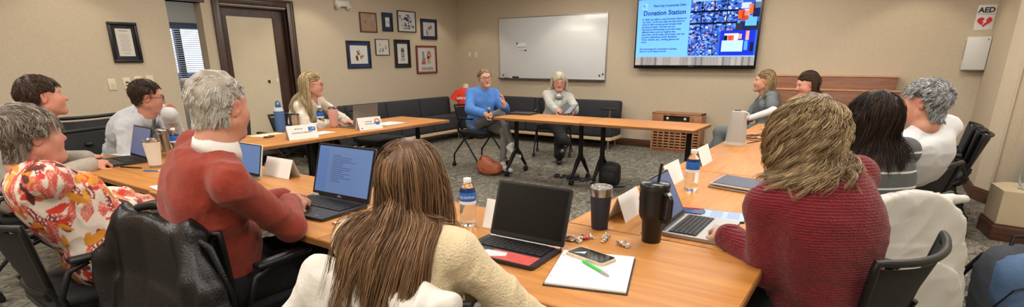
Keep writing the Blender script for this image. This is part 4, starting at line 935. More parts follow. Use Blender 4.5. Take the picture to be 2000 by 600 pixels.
        if cap or mass:
            S = Sdf()
            if cap:
                S.ell(s.hl(0, -.020, .042), np.array([.074+t, .094+t, .084+t])*q, s.M, .01); S.cap(s.hl(0, -.06, -.005), s.hl(0, -.068, -.04), .045*q, .034*q, .03) if cap != 'top' else None
                for c, r_ in (capface or [((0, .10, -.03), (.085, .085, .095)), ((.082, .020, -.030), (.045, .052, .064)), ((-.082, .020, -.030), (.045, .052, .064))]): S.ell(s.hl(*c), np.array(r_)*q, s.M, .012*q, '-')
                S.half(s.hl(0, 0, -.055), -s.M[:, 2])
            for a in mass:
                if a[0] == 'c': S.cap(s.hl(*a[1]), s.hl(*a[2]), a[3]*q, a[4]*q, a[5]*q if len(a) > 5 else .03)
                else: S.ell(s.hl(*a[1]), np.array(a[2])*q, s.M, a[3]*q if len(a) > 3 else .03)
            Vc, Fc = S.mesh(max(s.hres*.9, .004)); Nn = vnormals(Vc, Fc); Vc = Vc+Nn*(noise*waves(Vc, seed, nfreq, 6, (1, 1, .35)))[:, None]
            b = np.array(lin(base or cols[0])); cc = b*(1+.18*np.clip(waves(Vc, seed+3, 90, 5, (1, 1, .3)), -1.5, 1.5))[:, None]; parts.append((Vc, Fc, cc))
        V, Fq, C = join(parts); return raw_mesh('hair', s.L(V), Fq, HAIRM, s.t, cols=C)
    def glasses(s, m, r=.021, lens=None, th=.0018, rimless=False, square=.75):
        q = s.sc*s.o.get('hs', 1); mb = MB(); 
        def p(x, y, z): return Vector(s.L(s.hl(x, y, z)))
        for a in (-1, 1):
            pts = [p(a*.032+r*1.15*np.sign(math.cos(t))*abs(math.cos(t))**square, .1, .004+r*.85*np.sign(math.sin(t))*abs(math.sin(t))**square) for t in np.linspace(0, 2*PI, 20, endpoint=False)]
            mb.tube(pts, th*q, 6, closed=True); mb.tube([p(a*.056, .098, .010), p(a*.074, .07, .012), p(a*.086, -.005, .012), p(a*.084, -.02, -.004)], th*q, 6)
        mb.tube([p(-.011, .102, .008), p(0, .105, .012), p(.011, .102, .008)], th*q, 6); g = mb.build('glasses', m, s.t)
        mb = MB()
        for a in (-1, 1):
            pts = [p(a*.032+r*1.1*np.sign(math.cos(t))*abs(math.cos(t))**square, .1, .004+r*.8*np.sign(math.sin(t))*abs(math.sin(t))**square) for t in np.linspace(0, 2*PI, 20, endpoint=False)]
            mb.add(pts, [list(range(20))])
        mb.build('lens', mat('spectacle_lens', 'f4f4f4', .03, trans=1, ior=1.01), g); return g
def knit(name, col, rough=.9, scale=(260, 260, 420), bump=.5, nscale=12, namt=.12, attr=False, wf=.95):
    if name in MATS: return MATS[name]
    m = mat(name, col, rough, nscale=nscale, namt=namt, sheen=.25, spec=.2, attr=attr); nt = m.node_tree; N = nt.nodes; L = nt.links; b = N['Principled BSDF']
    tc = N.new('ShaderNodeTexCoord'); wv = N.new('ShaderNodeTexWave'); wv.bands_direction = 'Z'; wv.inputs['Scale'].default_value = scale[2]/6.28/3*wf; wv.inputs['Distortion'].default_value = 2.5; wv.inputs['Detail'].default_value = 1; wv.inputs['Detail Scale'].default_value = 3
    n = N.new('ShaderNodeTexNoise'); n.inputs['Scale'].default_value = scale[0]; L.new(tc.outputs['Object'], wv.inputs['Vector']); L.new(tc.outputs['Object'], n.inputs['Vector'])
    a = N.new('ShaderNodeMath'); a.operation = 'ADD'; L.new(wv.outputs['Fac'], a.inputs[0]); L.new(n.outputs['Fac'], a.inputs[1])
    bp = N.new('ShaderNodeBump'); bp.inputs['Strength'].default_value = bump; bp.inputs['Distance'].default_value = .003; L.new(a.outputs[0], bp.inputs['Height']); L.new(bp.outputs[0], b.inputs['Normal']); return m
COTTONW = mat('white_cotton', 'd9d8d6', .85, bump=.2, bscale=40, nscale=5, namt=.04)
BLKCLOTH = mat('black_trousers', '17171a', .9, bump=.2, bscale=200)
BLKSHOE = mat('black_shoe', '0e0e10', .25, coat=.3)
Z = np.array([0, 0, 1.])
def collar(p, name, m, r=.062, h=.035, th=.007, openf=.35, parent=None, tilt=.25, flare=1.22):
    """turned shirt collar around the neck base"""
    mb = MB(); n = 26; V = []
    c = p.nk+p.T[:, 2]*.005
    for layer, (rr, z, o_) in enumerate(((r*.92, -.01, 0), (r*.86, h*.8, 0), (r*.90, h, .0), (r*1.08, h*.55, 1), (r*flare, -.006, 1.3))):
        for i in range(n+1):
            a = -PI/2+openf*.5+(2*PI-openf)*i/n+PI       # gap at the front
            a = PI/2+openf/2+(2*PI-openf)*i/n
            fr = max(0, math.sin(a)); zz = z-tilt*rr*(.5+.5*math.sin(a))-(.03*fr**4*o_)
            P_ = c+(p.T[:, 0]*math.cos(a)*rr+p.T[:, 1]*(math.sin(a)*rr*.95+.008)+p.T[:, 2]*zz)*p.sc; V.append(P_)
    V = p.L(np.array(V)); Fq = [(k*(n+1)+i, k*(n+1)+i+1, (k+1)*(n+1)+i+1, (k+1)*(n+1)+i) for k in range(4) for i in range(n)]
    mb.add([Vector(v) for v in V], Fq, 0, True); o = mb.build(name, m, parent or p.t)
    so = o.modifiers.new('s', 'SOLIDIFY'); so.thickness = .003; return o
def ringtube(p, name, m, r, th, fw=.01, up=0, tilt=.3, parent=None, a0=0, a1=2*PI):
    pts = []; n = 28
    for i in range(n+1 if a1-a0 < 6.2 else n):
        a = a0+(a1-a0)*i/n; P_ = p.nk+(p.T[:, 0]*math.cos(a)*r+p.T[:, 1]*(math.sin(a)*r+fw)+p.T[:, 2]*(up-tilt*r*math.sin(a)))*p.sc; pts.append(Vector(p.L(P_)))
    mb = MB(); mb.tube(pts, th, 8, closed=a1-a0 > 6.2); return mb.build(name, m, parent or p.t)
A = att
def back_dir(P, N_, v): d = v-N_*np.sum(N_*v, axis=1)[:, None]; return d
def tuck(L, t):
    w = np.clip((L[:, 1]+.03)/.03, 0, 1)*np.clip((L[:, 2]+.14)/.04, 0, 1); return np.stack([0*w, -2.6*w, 0*w], 1)
def drift(L, t):
    w = np.clip((-.06-L[:, 2])/.06, 0, 1); return np.stack([-.22*w, -.10*w, 0*w], 1)
def LEN_EAR(P):
    side = (np.abs(P[:, 0]) > .05) & (P[:, 1] > -.045); return np.where(side, .32, 1.0)
def short_dir(fwd=.3, side=0, up=0, lift=.25):
    """strands lie along the skull: forward on top, down at the sides and back"""
    def f(P, N_):
        x, y, z = P.T; top = np.clip((z-.06)/.05, 0, 1)[:, None]
        fr = np.clip((y+.05)/.05, 0, 1)[:, None]; v = top*np.array([side, fwd, 0])+(1-top)*((1-fr)*np.array([0, -.2, -1.])+fr*np.array([0, -1., -.25])); v = v-N_*np.sum(N_*v, 1)[:, None]; return v+N_*(lift+up*top)
    return f
# ===== man in the rust sweater
p = Person('older person with white-grey hair in a rust sweater, hands clasped by the large laptop', -2, (-2.13, .96, .56), A(430, 210, 1.94), 16, -4, 0, 1.06, w=1.08, d=1.15, skin='c08a74', hres=.0036, bres=.008, o=dict(hs=.93, flush='b86a58', fat=.004, brow='b9b3aa', nose=1.1, neck=.060, iris='4b5560'), sh_az=-12, shw=.165)
p.arm('R', atz(566, 398, .80), (.75, -.35, -.55), unit([-.35, .93, .0]), unit([.55, .15, .82]), .55, .4, elbow=atz(580, 468, .745))
p.arm('L', atz(560, 392, .79)+np.array([-.05, .02, 0]), (-.3, -.2, -.9), unit([.75, .6, .1]), unit([-.3, .35, .85]), .75, .3, ul=.31, fl=.28)
p.leg('R', (-1.98, 1.5, .09), (0, .3, 1), (.1, 1, 0)); p.leg('L', (-2.25, 1.5, .09), (0, .3, 1), (-.1, 1, 0))
RUST = mat('rust_knit', '873426', .9, nscale=40, namt=.10, bump=.35, bscale=260, sheen=.2, spec=.2)
b = p.body(); sw = p.garment('sweater', RUST, .012, belly=.03, seed=4, amp=.005, freq=19, r=(0.050, 0.044, 0.036), h=.0075, neckhole=.058)
collar(p, 'shirt_collar', COTTONW, .072, .040, openf=.6, parent=None, tilt=.15, flare=1.12)
p.trousers('trousers', BLKCLOTH, .01); p.shoes(BLKSHOE)
p.hair('short', ('cfcac0', 'e2ded6', 'b0a99e', '9a9288', 'd8d2c8'), 6500, 520, .05, 8, .0010, base='9b9388', t=.009, dirf=short_dir(-.2, -.5, .0, .12), lenf=LEN_EAR, wave=.006, wfreq=60, clump=.6, spread=.007, off=.006, noise=.003, seed=4, stiff=.75)
P5 = p
# ===== long-haired woman, back to the camera
p = Person('person with very long straight brown hair in a cream sweater, seen from behind', 14, (-1.0, 1.02, .55), A(804, 358, 1.42), 22, -10, 0, .96, w=1.04, d=1.05, skin='d0a28a', hres=.005, bres=.0075, o=dict(hs=.94), sh_az=14, nl=.114, drop=.056, neckfwd=.065)
p.arm('R', (-.94, 1.28, .62), (1, -.15, -.5), unit([-.5, .8, -.1]), (0, 0, 1), .4, .4, elbow=(-.68, 1.15, .70))
p.arm('L', (-1.08, 1.30, .62), (-1, -.2, -.5), unit([.2, .9, 0]), (0, 0, 1), .4, .4)
p.leg('R', (-.85, 1.6, .09), (0, .3, 1), (.1, 1, 0)); p.leg('L', (-1.1, 1.6, .09), (0, .3, 1), (-.1, 1, 0))
CREAMK = mat('cream_knit', 'cdbd9c', .9, nscale=60, namt=.05, bump=.5, bscale=170, sheen=.2, spec=.2)
p.body(); p.garment('sweater', CREAMK, .012, seed=8, amp=.006, freq=13, r=(0.048, 0.046, 0.038), h=.007)
p.trousers('trousers', mat('dark_jeans', '23262e', .9)); p.shoes(BLKSHOE)
def longdir(P, N_):
    x, y, z = P.T; v = np.stack([np.sign(x+.004)*.8*np.clip((z-.05)/.05, 0, 1), -.25+0*x, -1+0*x], 1); return v-N_*np.sum(N_*v, 1)[:, None]+N_*.06
kl = lambda x, y, z: ((y < .04) | (z > .085)) & (z > -.035) & ~((y > .02) & (z < .03))
kb = lambda x, y, z: ((y < .02) | (z > .08)) & (z > -.035) & ~((y > -.02) & (z < .05))
def tuckdir(P, N_):
    x, y, z = P.T; tp = np.clip((z-.06)/.05, 0, 1); v = np.stack([np.sign(x+.004)*.8*tp, -.9*np.clip((y+.03)/.05, 0, 1)-.15, -1+0*x], 1); return v-N_*np.sum(N_*v, 1)[:, None]+N_*.05
p.hair('long', ('6d4f37', '7d5c41', '8f6d4e', '5a4130', 'a58463', '4d3829'), 4600, 420, 0.50, 26, .0012, base='4f3a2b', t=.006, keep=kl, dirf=longdir, grav=1.0, stiff=.55, wave=.004, wfreq=9, clump=.2, spread=.008, off=.008, comb=drift, seed=9, noise=.002, tipw=.3, lenf=lambda P: .90+.16*np.random.default_rng(3).random(len(P)))
# ===== woman in maroon
p = Person('person with wavy ash-blonde hair in a maroon knitted sweater, seen from behind', 42, (-.04, 2.04, .56), A(1572, 268, 1.74), 48, -8, 0, 1.0, w=1.16, d=1.2, skin='d0a28a', hres=.005, bres=.008, sh_az=40, hunch=.05, nl=.115, shw=.135)
p.arm('L', atz(1424, 462, .775), (0, 0, 0), unit([-.5, .8, 0]), (0, 0, 1), .5, .4, elbow=atz(1482, 490, .775)+Z*.0)
p.arm('R', (-.22, 2.42, .76), (.15, -.2, -1), unit([-.8, .5, 0]), (0, 0, 1), .5, .4, ul=.30, fl=.27)
p.leg('R', (-.45, 2.42, .09), (0, .1, 1), (-.8, .6, 0)); p.leg('L', (-.55, 2.1, .09), (0, .1, 1), (-.8, .6, 0))
def cable(V):
    s_ = np.abs(np.sin(V[:, 2]*150)); return .0012*s_
MAROON = knit('maroon_knit', '6e161f', scale=(170, 170, 700), nscale=60, namt=.10, bump=1.0)
p.body(); p.garment('sweater', MAROON, .014, belly=.03, seed=12, amp=.007, freq=12, r=(0.052, 0.048, 0.040), h=.007)
p.trousers('trousers', mat('dark_jeans', '23262e', .9)); p.shoes(BLKSHOE)
def bobdir(P, N_):
    x, y, z = P.T; v = np.stack([np.sign(x-.02)*.9*np.clip((z-.04)/.05, 0, 1), -.15+0*x, -1+0*x], 1); return v-N_*np.sum(N_*v, 1)[:, None]+N_*.35
p.hair('curly', ('8a7254', 'a58d68', 'bda47c', '6e5840', 'd0bb94', '7b654b'), 5600, 320, .19, 20, .0012, base='5b4935', t=.012, keep=kl, dirf=bobdir, grav=.95, stiff=.66, wave=.020, wfreq=46, clump=.5, spread=.008, off=.013, hug=.022, seed=14, noise=.005, mass=(('e', (0, -.045, -.03), (.078, .062, .075), .04),), lenf=lambda P: .8+.3*np.random.default_rng(5).random(len(P)), nfreq=45)
# ===== woman in floral blouse
def floral(V, p):
    r = np.random.default_rng(21); P = p.L(V); n = len(P); C = np.tile(np.array(lin('d8cbbd')), (n, 1))
    def c_(h): return np.array(lin(h))
    w = waves(P, 3, 42, 5); C[w > .05] = c_('c4574a'); C[(w > .05) & (waves(P, 8, 230, 4) > .3)] = c_('dd9484'); w2 = waves(P, 11, 40, 5); C[(w2 > .75)] = c_('8d2f33')
    C[(w2 > .75) & (waves(P, 5, 300, 4) > .5)] = c_('e0d0c0'); w3 = waves(P, 15, 45, 5); C[w3 > .8] = c_('cf3a2c')
    leaf = [('d9cfc4', 40), ('cf8a2c', 70), ('4a1f22', 70), ('d99a38', 50), ('c87820', 40), ('5b2327', 50), ('cf8a2c', 30)]
    from mathutils import kdtree
    idx = r.integers(0, n, 400); k = 0
    for col, cnt in leaf:
        for i in range(cnt//2):
            c0 = P[idx[k % 400]]; k += 1; a = unit(r.normal(size=3)); b = unit(np.cross(a, r.normal(size=3)))
            for q in range(3):
                ang = (q-1)*.75+r.uniform(-.15, .15); ax = a*math.cos(ang)+b*math.sin(ang); cc = c0+ax*.062; L = P-cc
                u = L@ax; rest = np.linalg.norm(L-u[:, None]*ax, axis=1); m_ = (np.abs(u) < .052) & (rest < .017*(1-(u/.052)**2)+.001) ; C[m_] = c_(col)
    return C
p = Person('person with short grey-brown hair in an orange and red floral blouse at far left', 0, (-2.76, .84, .56), A(60, 266, 2.18), 4, 4, 0, 1.02, w=1.12, d=1.08, skin='c78f7a', hres=.0042, bres=.008, o=dict(flush='bf6a58', fat=.008, nose=.9), sh_az=2, hunch=.0)
p.arm('R', atz(262, 405, .72), (.75, -.6, -.4), unit([.4, .85, .1]), unit([.3, -.1, .9]), .6, .4, ul=.30, fl=.27)
p.arm('L', atz(255, 398, .72)+np.array([-.12, .05, 0]), (-.9, -.2, -.4), unit([.8, .5, .1]), unit([-.1, .1, .95]), .7, .4)
p.leg('R', (-2.35, 1.45, .09), (0, .3, 1), (.1, 1, 0)); p.leg('L', (-2.65, 1.45, .09), (0, .3, 1), (-.1, 1, 0))
p.body(); p.garment('blouse', mat('floral_cloth', 'ffffff', .8, attr=True, bump=.15, bscale=60), .016, bust=1.15, belly=.04, seed=17, amp=.006, freq=14, r=(0.050, 0.048, 0.046), h=.0045, colf=floral, sleeves=.94)
p.trousers('trousers', BLKCLOTH, .01); p.shoes(BLKSHOE)
p.hair('short', ('8b8076', 'a89e92', '5f5146', 'b8b0a4', '4a3c32', '4f4238'), 4800, 380, .085, 9, .0012, base='574a40', t=.008, dirf=short_dir(.9, .1, .15, .22), wave=.003, wfreq=40, clump=.6, spread=.007, off=.008, seed=18, stiff=.8, keep=lambda x, y, z: ((y < .055) | (z > .07)) & (z > -.05) & ~((y > -.02) & (z < .012)) & ~((y > .035) & (z < .05)), lenf=lambda P: np.where((np.abs(P[:, 0]) > .045) & (P[:, 1] > -.04) & (P[:, 2] < .07), .3, np.where(P[:, 1] > .02, 1.25, .8)))
# ===== young man in blazer
p = Person('young person with thick brown hair in a light grey blazer, looking up', -8, (-4.42, .98, .56), A(84, 191, 3.36), -8, 8, 0, 1.03, w=1.05, d=1.0, skin='cb8f7a', hres=.0055, bres=.012, o=dict(flush='c46a58', nose=1.15, brow='4a3426'), sh_az=-20)
p.arm('R', atz(178, 322, .77), (.5, -.7, -.5), unit([.1, .95, .1]), (.2, 0, 1), .9, .3, ul=.30, fl=.26)
p.arm('L', (-4.55, 1.40, .76), (-.8, -.3, -.5), unit([.1, .95, 0]), (0, 0, 1), .6, .4, ul=.30, fl=.26)
p.leg('R', (-4.3, 1.5, .09), (0, .3, 1), (0, 1, 0)); p.leg('L', (-4.55, 1.5, .09), (0, .3, 1), (0, 1, 0))
p.body(); p.garment('blazer', mat('blazer_wool', 'a8a194', .85, nscale=30, namt=.08, bump=.3, bscale=150), .016, seed=22, amp=.005, freq=16, r=(0.046, 0.040, 0.038), neckhole=.066)
collar(p, 'shirt_collar', mat('pale_blue_cotton', 'b4c2d2', .8), .070, .04, openf=.9)
p.trousers('trousers', BLKCLOTH, .01); p.shoes(BLKSHOE)
p.hair('short', ('3d2c20', '4b382a', '33251b', '5c4736'), 3200, 300, .07, 7, .0018, base='33261c', t=.014, dirf=short_dir(.9, .2, .35, .35), lenf=LEN_EAR, wave=.004, wfreq=50, clump=.5, spread=.008, off=.012, seed=23)
# ===== man in white pullover, chin in hand
p = Person('person with glasses in a pale grey-white pullover, chin resting on one hand', -50, (-5.18, 1.86, .56), A(288, 190, 4.15), -18, -6, 6, 1.03, w=1.14, d=1.15, skin='c08670', hres=.0055, bres=.011, o=dict(flush='b96050', fat=.008, jaw=1.05, brow='3a2a20', stub='7a5a4a'), sh_az=-62, hunch=.06)
wr = A(330, 222, 4.0); p.arm('L', wr, (.3, .2, -1), unit(p.hl(-.01, .09, -.07)-wr+np.array([0, 0, .02])), unit([.5, -.5, -.3]), .5, .6, ul=.30, fl=.26)
p.arm('R', atz(318, 285, .775), (-.1, -.8, -.4), unit([.5, .8, 0]), (0, 0, 1), .4, .4, ul=.30, fl=.27)
p.leg('R', (-4.75, 1.8, .09), (.3, 0, 1), (1, .2, 0)); p.leg('L', (-4.75, 2.1, .09), (.3, 0, 1), (1, .3, 0))
WPULL = mat('white_pullover', 'c3c6cb', .8, nscale=20, namt=.06, bump=.3, bscale=120)
p.body(); g_ = p.garment('pullover', WPULL, .016, belly=.05, seed=26, amp=.007, freq=15, r=(0.050, 0.044, 0.038), h=.009)
collar(p, 'pullover_collar', WPULL, .074, .04, openf=.5); mb = MB(); zp = [Vector(p.L(p.sp(f, .135+.02*(.8-f))))for f in (.92, .85, .74)]; mb.tube(zp, .004, 6); mb.build('zip', mat('zip_grey', '5b5f68', .5), p.t)
p.trousers('trousers', BLKCLOTH, .01); p.shoes(BLKSHOE)
p.hair('short', ('352619', '44321f', '2b2017', '5a4632'), 2600, 300, .035, 5, .0018, base='2c2119', t=.008, dirf=short_dir(.8, .2, .6, .3), lenf=LEN_EAR, clump=.4, spread=.010, off=.007, seed=27)
p.glasses(mat('black_spectacles', '17130f', .3))
# ===== blonde woman at the left table
p = Person('blonde person with glasses in a shiny cream blouse typing at the left table', -78, (-5.30, 3.60, .56), A(610, 166, 5.62), -42, -4, 0, 1.03, w=.98, d=1.0, skin='d09a86', hres=.0065, bres=.012, o=dict(flush='c8705e'), sh_az=-72)
p.arm('R', (-4.80, 3.66, .765), (.1, -.8, -.6), unit([.6, .8, 0]), (0, 0, 1), .3, .4); p.arm('L', (-4.78, 3.86, .765), (-.1, .8, -.6), unit([.9, .2, 0]), (0, 0, 1), .3, .4)
p.leg('R', (-4.85, 3.5, .09), (.3, 0, 1), (1, 0, 0)); p.leg('L', (-4.85, 3.75, .09), (.3, 0, 1), (1, 0, 0))
SATIN = mat('cream_satin', 'd6cbb8', .38, sheen=.3, nscale=20, namt=.1)
p.body(); p.garment('blouse', SATIN, .014, bust=.9, seed=31, amp=.009, freq=22, r=(0.044, 0.040, 0.036)); collar(p, 'blouse_collar', SATIN, .064, .03, openf=.9)
p.trousers('trousers', BLKCLOTH, .0); p.shoes(BLKSHOE)
p.hair('long', ('b39c74', 'c9b48c', '96805c', 'ddcba4'), 2400, 260, .36, 16, .0022, base='8a7350', t=.010, keep=kb, dirf=tuckdir, grav=.9, stiff=.6, wave=.006, wfreq=14, clump=.35, spread=.010, off=.016, comb=tuck, seed=32, noise=.002)
p.glasses(mat('rose_spectacles', '9b5a50', .3), .023)
# ===== woman in blue sweatshirt
p = Person('person in glasses and a blue sweatshirt holding a microphone, legs crossed', -108, (-4.42, 5.80, .56), A(947, 154, 6.95), -125, 2, 4, 1.0, w=1.12, d=1.12, skin='c99a84', hres=.0065, bres=.012, o=dict(flush='bd7563', brow='6b4d38', nose=1.05), sh_az=-122, hunch=.02)
hand_mic = A(958, 223, 6.72); p.arm('R', A(950, 224, 6.72), (-.4, -.8, -.6), unit([.85, -.3, .1]), unit([0, -.7, .7]), 1.1, .7); p.arm('L', A(984, 205, 6.75), (.5, .3, -1), unit([.0, -.1, 1]), unit([.6, .5, 0]), .35, .5)
p.leg('L', (-3.93, 5.62, .10), (.6, 0, 1), (.95, -.3, 0), .46, .43); p.leg('R', A(1000, 283, 6.85), (.9, .1, 1), (.8, -.1, -.45), .46, .43)
BLUEK = mat('blue_fleece', '4d7ec6', .9, nscale=14, namt=.08, bump=.3, bscale=150)
p.body(); p.garment('sweatshirt', BLUEK, .018, bust=1.0, belly=.02, seed=36, amp=.010, freq=14, r=(0.050, 0.048, 0.042), h=.010, sleeves=.86); ringtube(p, 'neck_rib', mat('blue_rib', '5f8cc4', .9), .064, .008)
p.trousers('trousers', mat('grey_denim', '6d6c68', .85, nscale=20, namt=.1, bump=.2), .0, ra=.036, rk=.056); p.shoes(mat('white_trainer', 'c8c6c2', .6))
p.hair('short', ('8b7358', 'a1886a', '75604a', 'b6a288'), 2000, 260, .05, 6, .0020, base='7a6650', t=.008, dirf=lambda P, N_: back_dir(P, N_, np.array([0, -1, .1]))+N_*.05, clump=.3, spread=.008, off=.006, seed=37, mass=(('c', (0, -.11, -.0), (0, -.12, -.09), .022, .012),))
p.glasses(mat('tortoise_spectacles', '3a221a', .3), .024)
# ===== woman in grey cardigan
p = Person('person with fluffy white-blonde hair in a light grey cardigan holding a dark folder', -146, (-3.98, 7.08, .55), A(1092, 162, 7.80), -146, -6, 0, 1.0, w=1.12, d=1.12, skin='c78f7c', hres=.0065, bres=.012, o=dict(flush='c06858', fat=.006))
c_ = A(1112, 210, 7.45); p.arm('R', A(1086, 216, 7.45), (-1, .2, -.4), unit([.9, -.2, 0]), unit([0, -.5, .8]), .8, .5); p.arm('L', A(1122, 217, 7.45), (1, -.1, -.4), unit([-.5, -.7, 0]), unit([.3, 0, .9]), .8, .5)
p.leg('L', (-3.60, 6.55, .10), (.2, -.6, 1), (.45, -.85, 0)); p.leg('R', A(1106, 282, 7.25), (.2, -.5, 1), (.2, -.9, -.25))
GCARD = knit('grey_cardigan', 'a9a9a3', nscale=20, namt=.08, bump=.4)
p.body(); p.garment('white_top', COTTONW, .004, bust=1.0, seed=40, amp=.003, sleeves=.3)
wedge = lambda S: (S.ell(p.sp(.55, .17), np.array([.052, .09, .30]), p.T, .02, '-'))
p.garment('cardigan', GCARD, .018, bust=1.0, belly=.02, seed=41, amp=.008, freq=16, r=(0.046, 0.042, 0.038), extra=wedge)
ringtube(p, 'scarf', mat('grey_scarf', '7b7c7a', .9, nscale=60, namt=.2), .085, .024, fw=.02, up=-.02, tilt=.7)
p.trousers('trousers', BLKCLOTH, .01, rk=.068, ra=.07); p.shoes(BLKSHOE)
p.hair('bob', ('dcd5c4', 'ebe6da', 'c9bea6', 'b8ac94'), 2600, 240, .17, 10, .0022, base='b0a58e', t=.024, keep=kb, dirf=tuckdir, grav=.8, stiff=.65, wave=.010, wfreq=50, clump=.4, spread=.012, off=.024, comb=tuck, seed=42, noise=.006)
p.glasses(mat('thin_spectacles', 'b58a80', .3), .020)
# ===== woman in scrubs
p = Person('blonde person in grey scrubs over white sleeves, seated beyond the right-hand table', 100, (-1.06, 7.05, .56), A(1492, 160, 6.35), 108, 4, 0, 1.03, w=1.0, d=1.0, skin='cc967e', hres=.0065, bres=.012, o=dict(flush='c47462'), sh_az=120)
p.arm('L', A(1462, 232, 6.15), (-.3, -.8, -.6), unit([-.9, -.1, 0]), (0, 0, 1), .6, .5); p.arm('R', A(1456, 229, 6.4), (-.3, .6, -.6), unit([-.9, -.3, 0]), (0, 0, 1), .6, .5)
p.leg('L', A(1398, 282, 6.35)*np.array([1, 1, 0])+Z*.1, (-1, 0, .8), (-.9, -.3, 0), .5, .46); p.leg('R', (-1.75, 6.9, .1), (-1, 0, 1), (-1, 0, 0), .48, .44)
p.body(); p.garment('undershirt', COTTONW, .002, seed=45, amp=.004, sleeves=1.0, r=(0.044, 0.040, 0.033)); SCRUB = mat('grey_scrubs', '5f6467', .85, nscale=18, namt=.08, bump=.2)
p.garment('scrub_top', SCRUB, .014, bust=.9, seed=46, amp=.007, freq=18, sleeves=.36, r=(0.046, 0.048, 0.046), extra=lambda S: S.ell(p.nk+p.T[:, 1]*.06-p.T[:, 2]*.01, np.array([.035, .05, .07]), p.T, .01, '-'))
p.trousers('trousers', SCRUB, .006, rk=.062, ra=.055); p.shoes(BLKSHOE)
p.hair('bob', ('8d7656', 'b49a70', 'cdb68c', '6b573e'), 2400, 260, .24, 12, .0022, base='6a573f', t=.010, keep=kb, dirf=tuckdir, grav=.9, stiff=.6, wave=.004, wfreq=20, clump=.35, spread=.010, off=.014, comb=tuck, seed=47, noise=.002)
# ===== woman looking down
p = Person('person with dark brown hair looking down before the wooden credenza', 112, (-.52, 6.78, .56), A(1576, 165, 5.80), 118, -14, 0, 1.03, w=1.0, d=1.0, skin='cf9a86', hres=.0065, bres=.012, o=dict(flush='c8705e', closed=True, nose=1.1), sh_az=118)
p.arm('L', (-.85, 6.6, .70), (-.3, -.8, -.6), unit([-.9, -.1, 0]), (0, 0, 1), .5, .5); p.arm('R', (-.85, 6.85, .70), (-.3, .6, -.6), unit([-.9, -.3, 0]), (0, 0, 1), .5, .5)
p.leg('L', (-.95, 6.65, .1), (-1, 0, 1), (-1, 0, 0)); p.leg('R', (-.95, 6.85, .1), (-1, 0, 1), (-1, 0, 0))
p.body(); p.garment('red_top', mat('red_knit_top', 'b8483f', .9), .012, bust=.9, seed=50, amp=.005); p.trousers('trousers', BLKCLOTH); p.shoes(BLKSHOE)
p.hair('long', ('3a2a20', '4b382a', '5f4837', '2e2119'), 2400, 260, .36, 14, .0022, base='33261d', t=.010, keep=kb, dirf=tuckdir, grav=.9, stiff=.6, wave=.003, wfreq=14, clump=.35, spread=.010, off=.014, comb=tuck, seed=51, noise=.002)
# ===== woman in stripes
def stripes():
    m, nt, b = nodes('striped_knit'); N = nt.nodes; L = nt.links; tc = N.new('ShaderNodeTexCoord'); sx = N.new('ShaderNodeSeparateXYZ'); L.new(tc.outputs['Object'], sx.inputs[0])
    n = N.new('ShaderNodeTexNoise'); n.inputs['Scale'].default_value = 4; L.new(tc.outputs['Object'], n.inputs['Vector']); ma = N.new('ShaderNodeMath'); ma.operation = 'MULTIPLY_ADD'; ma.inputs[1].default_value = .02; L.new(n.outputs['Fac'], ma.inputs[0]); L.new(sx.outputs['Z'], ma.inputs[2])
    dv = N.new('ShaderNodeMath'); dv.operation = 'DIVIDE'; dv.inputs[1].default_value = .072; L.new(ma.outputs[0], dv.inputs[0]); fr = N.new('ShaderNodeMath'); fr.operation = 'FRACT'; L.new(dv.outputs[0], fr.inputs[0]); lt = N.new('ShaderNodeMath'); lt.operation = 'LESS_THAN'; lt.inputs[1].default_value = .12; L.new(fr.outputs[0], lt.inputs[0])
    mx = N.new('ShaderNodeMix'); mx.data_type = 'RGBA'; mx.inputs[6].default_value = lin('55585a')+(1,); mx.inputs[7].default_value = lin('d0d0cc')+(1,); L.new(lt.outputs[0], mx.inputs[0]); L.new(mx.outputs[2], b.inputs['Base Color']); b.inputs['Roughness'].default_value = .9; return m
p = Person('person with dark hair in a charcoal sweater with thin white stripes, from behind', 48, (.05, 3.07, .55), A(1704, 234, 2.42), 56, -4, 0, .97, w=1.08, d=1.08, skin='d0a28a', hres=.006, bres=.010, sh_az=46)
p.arm('L', (-.35, 3.05, .76), (-.4, -.9, -.4), unit([-.9, .3, 0]), (0, 0, 1), .5, .4); p.arm('R', (-.2, 3.35, .76), (.8, .5, -.4), unit([-.9, .3, 0]), (0, 0, 1), .5, .4)
p.leg('L', (-.4, 3.0, .09), (-.5, 0, 1), (-.9, .4, 0)); p.leg('R', (-.3, 3.25, .09), (-.5, 0, 1), (-.9, .4, 0))
p.body(); p.garment('sweater', stripes(), .014, seed=55, amp=.006, freq=14, r=(0.046, 0.042, 0.038)); p.trousers('trousers', BLKCLOTH); p.shoes(BLKSHOE)
p.hair('long', ('1d1613', '2a201b', '3a2a22', '4c3629', '16110f'), 4200, 300, .235, 16, .0013, base='1a1411', t=.010, keep=kl, dirf=bobdir, grav=.95, stiff=.6, wave=.007, wfreq=26, clump=.4, spread=.010, off=.010, hug=.018, seed=56, noise=.004)
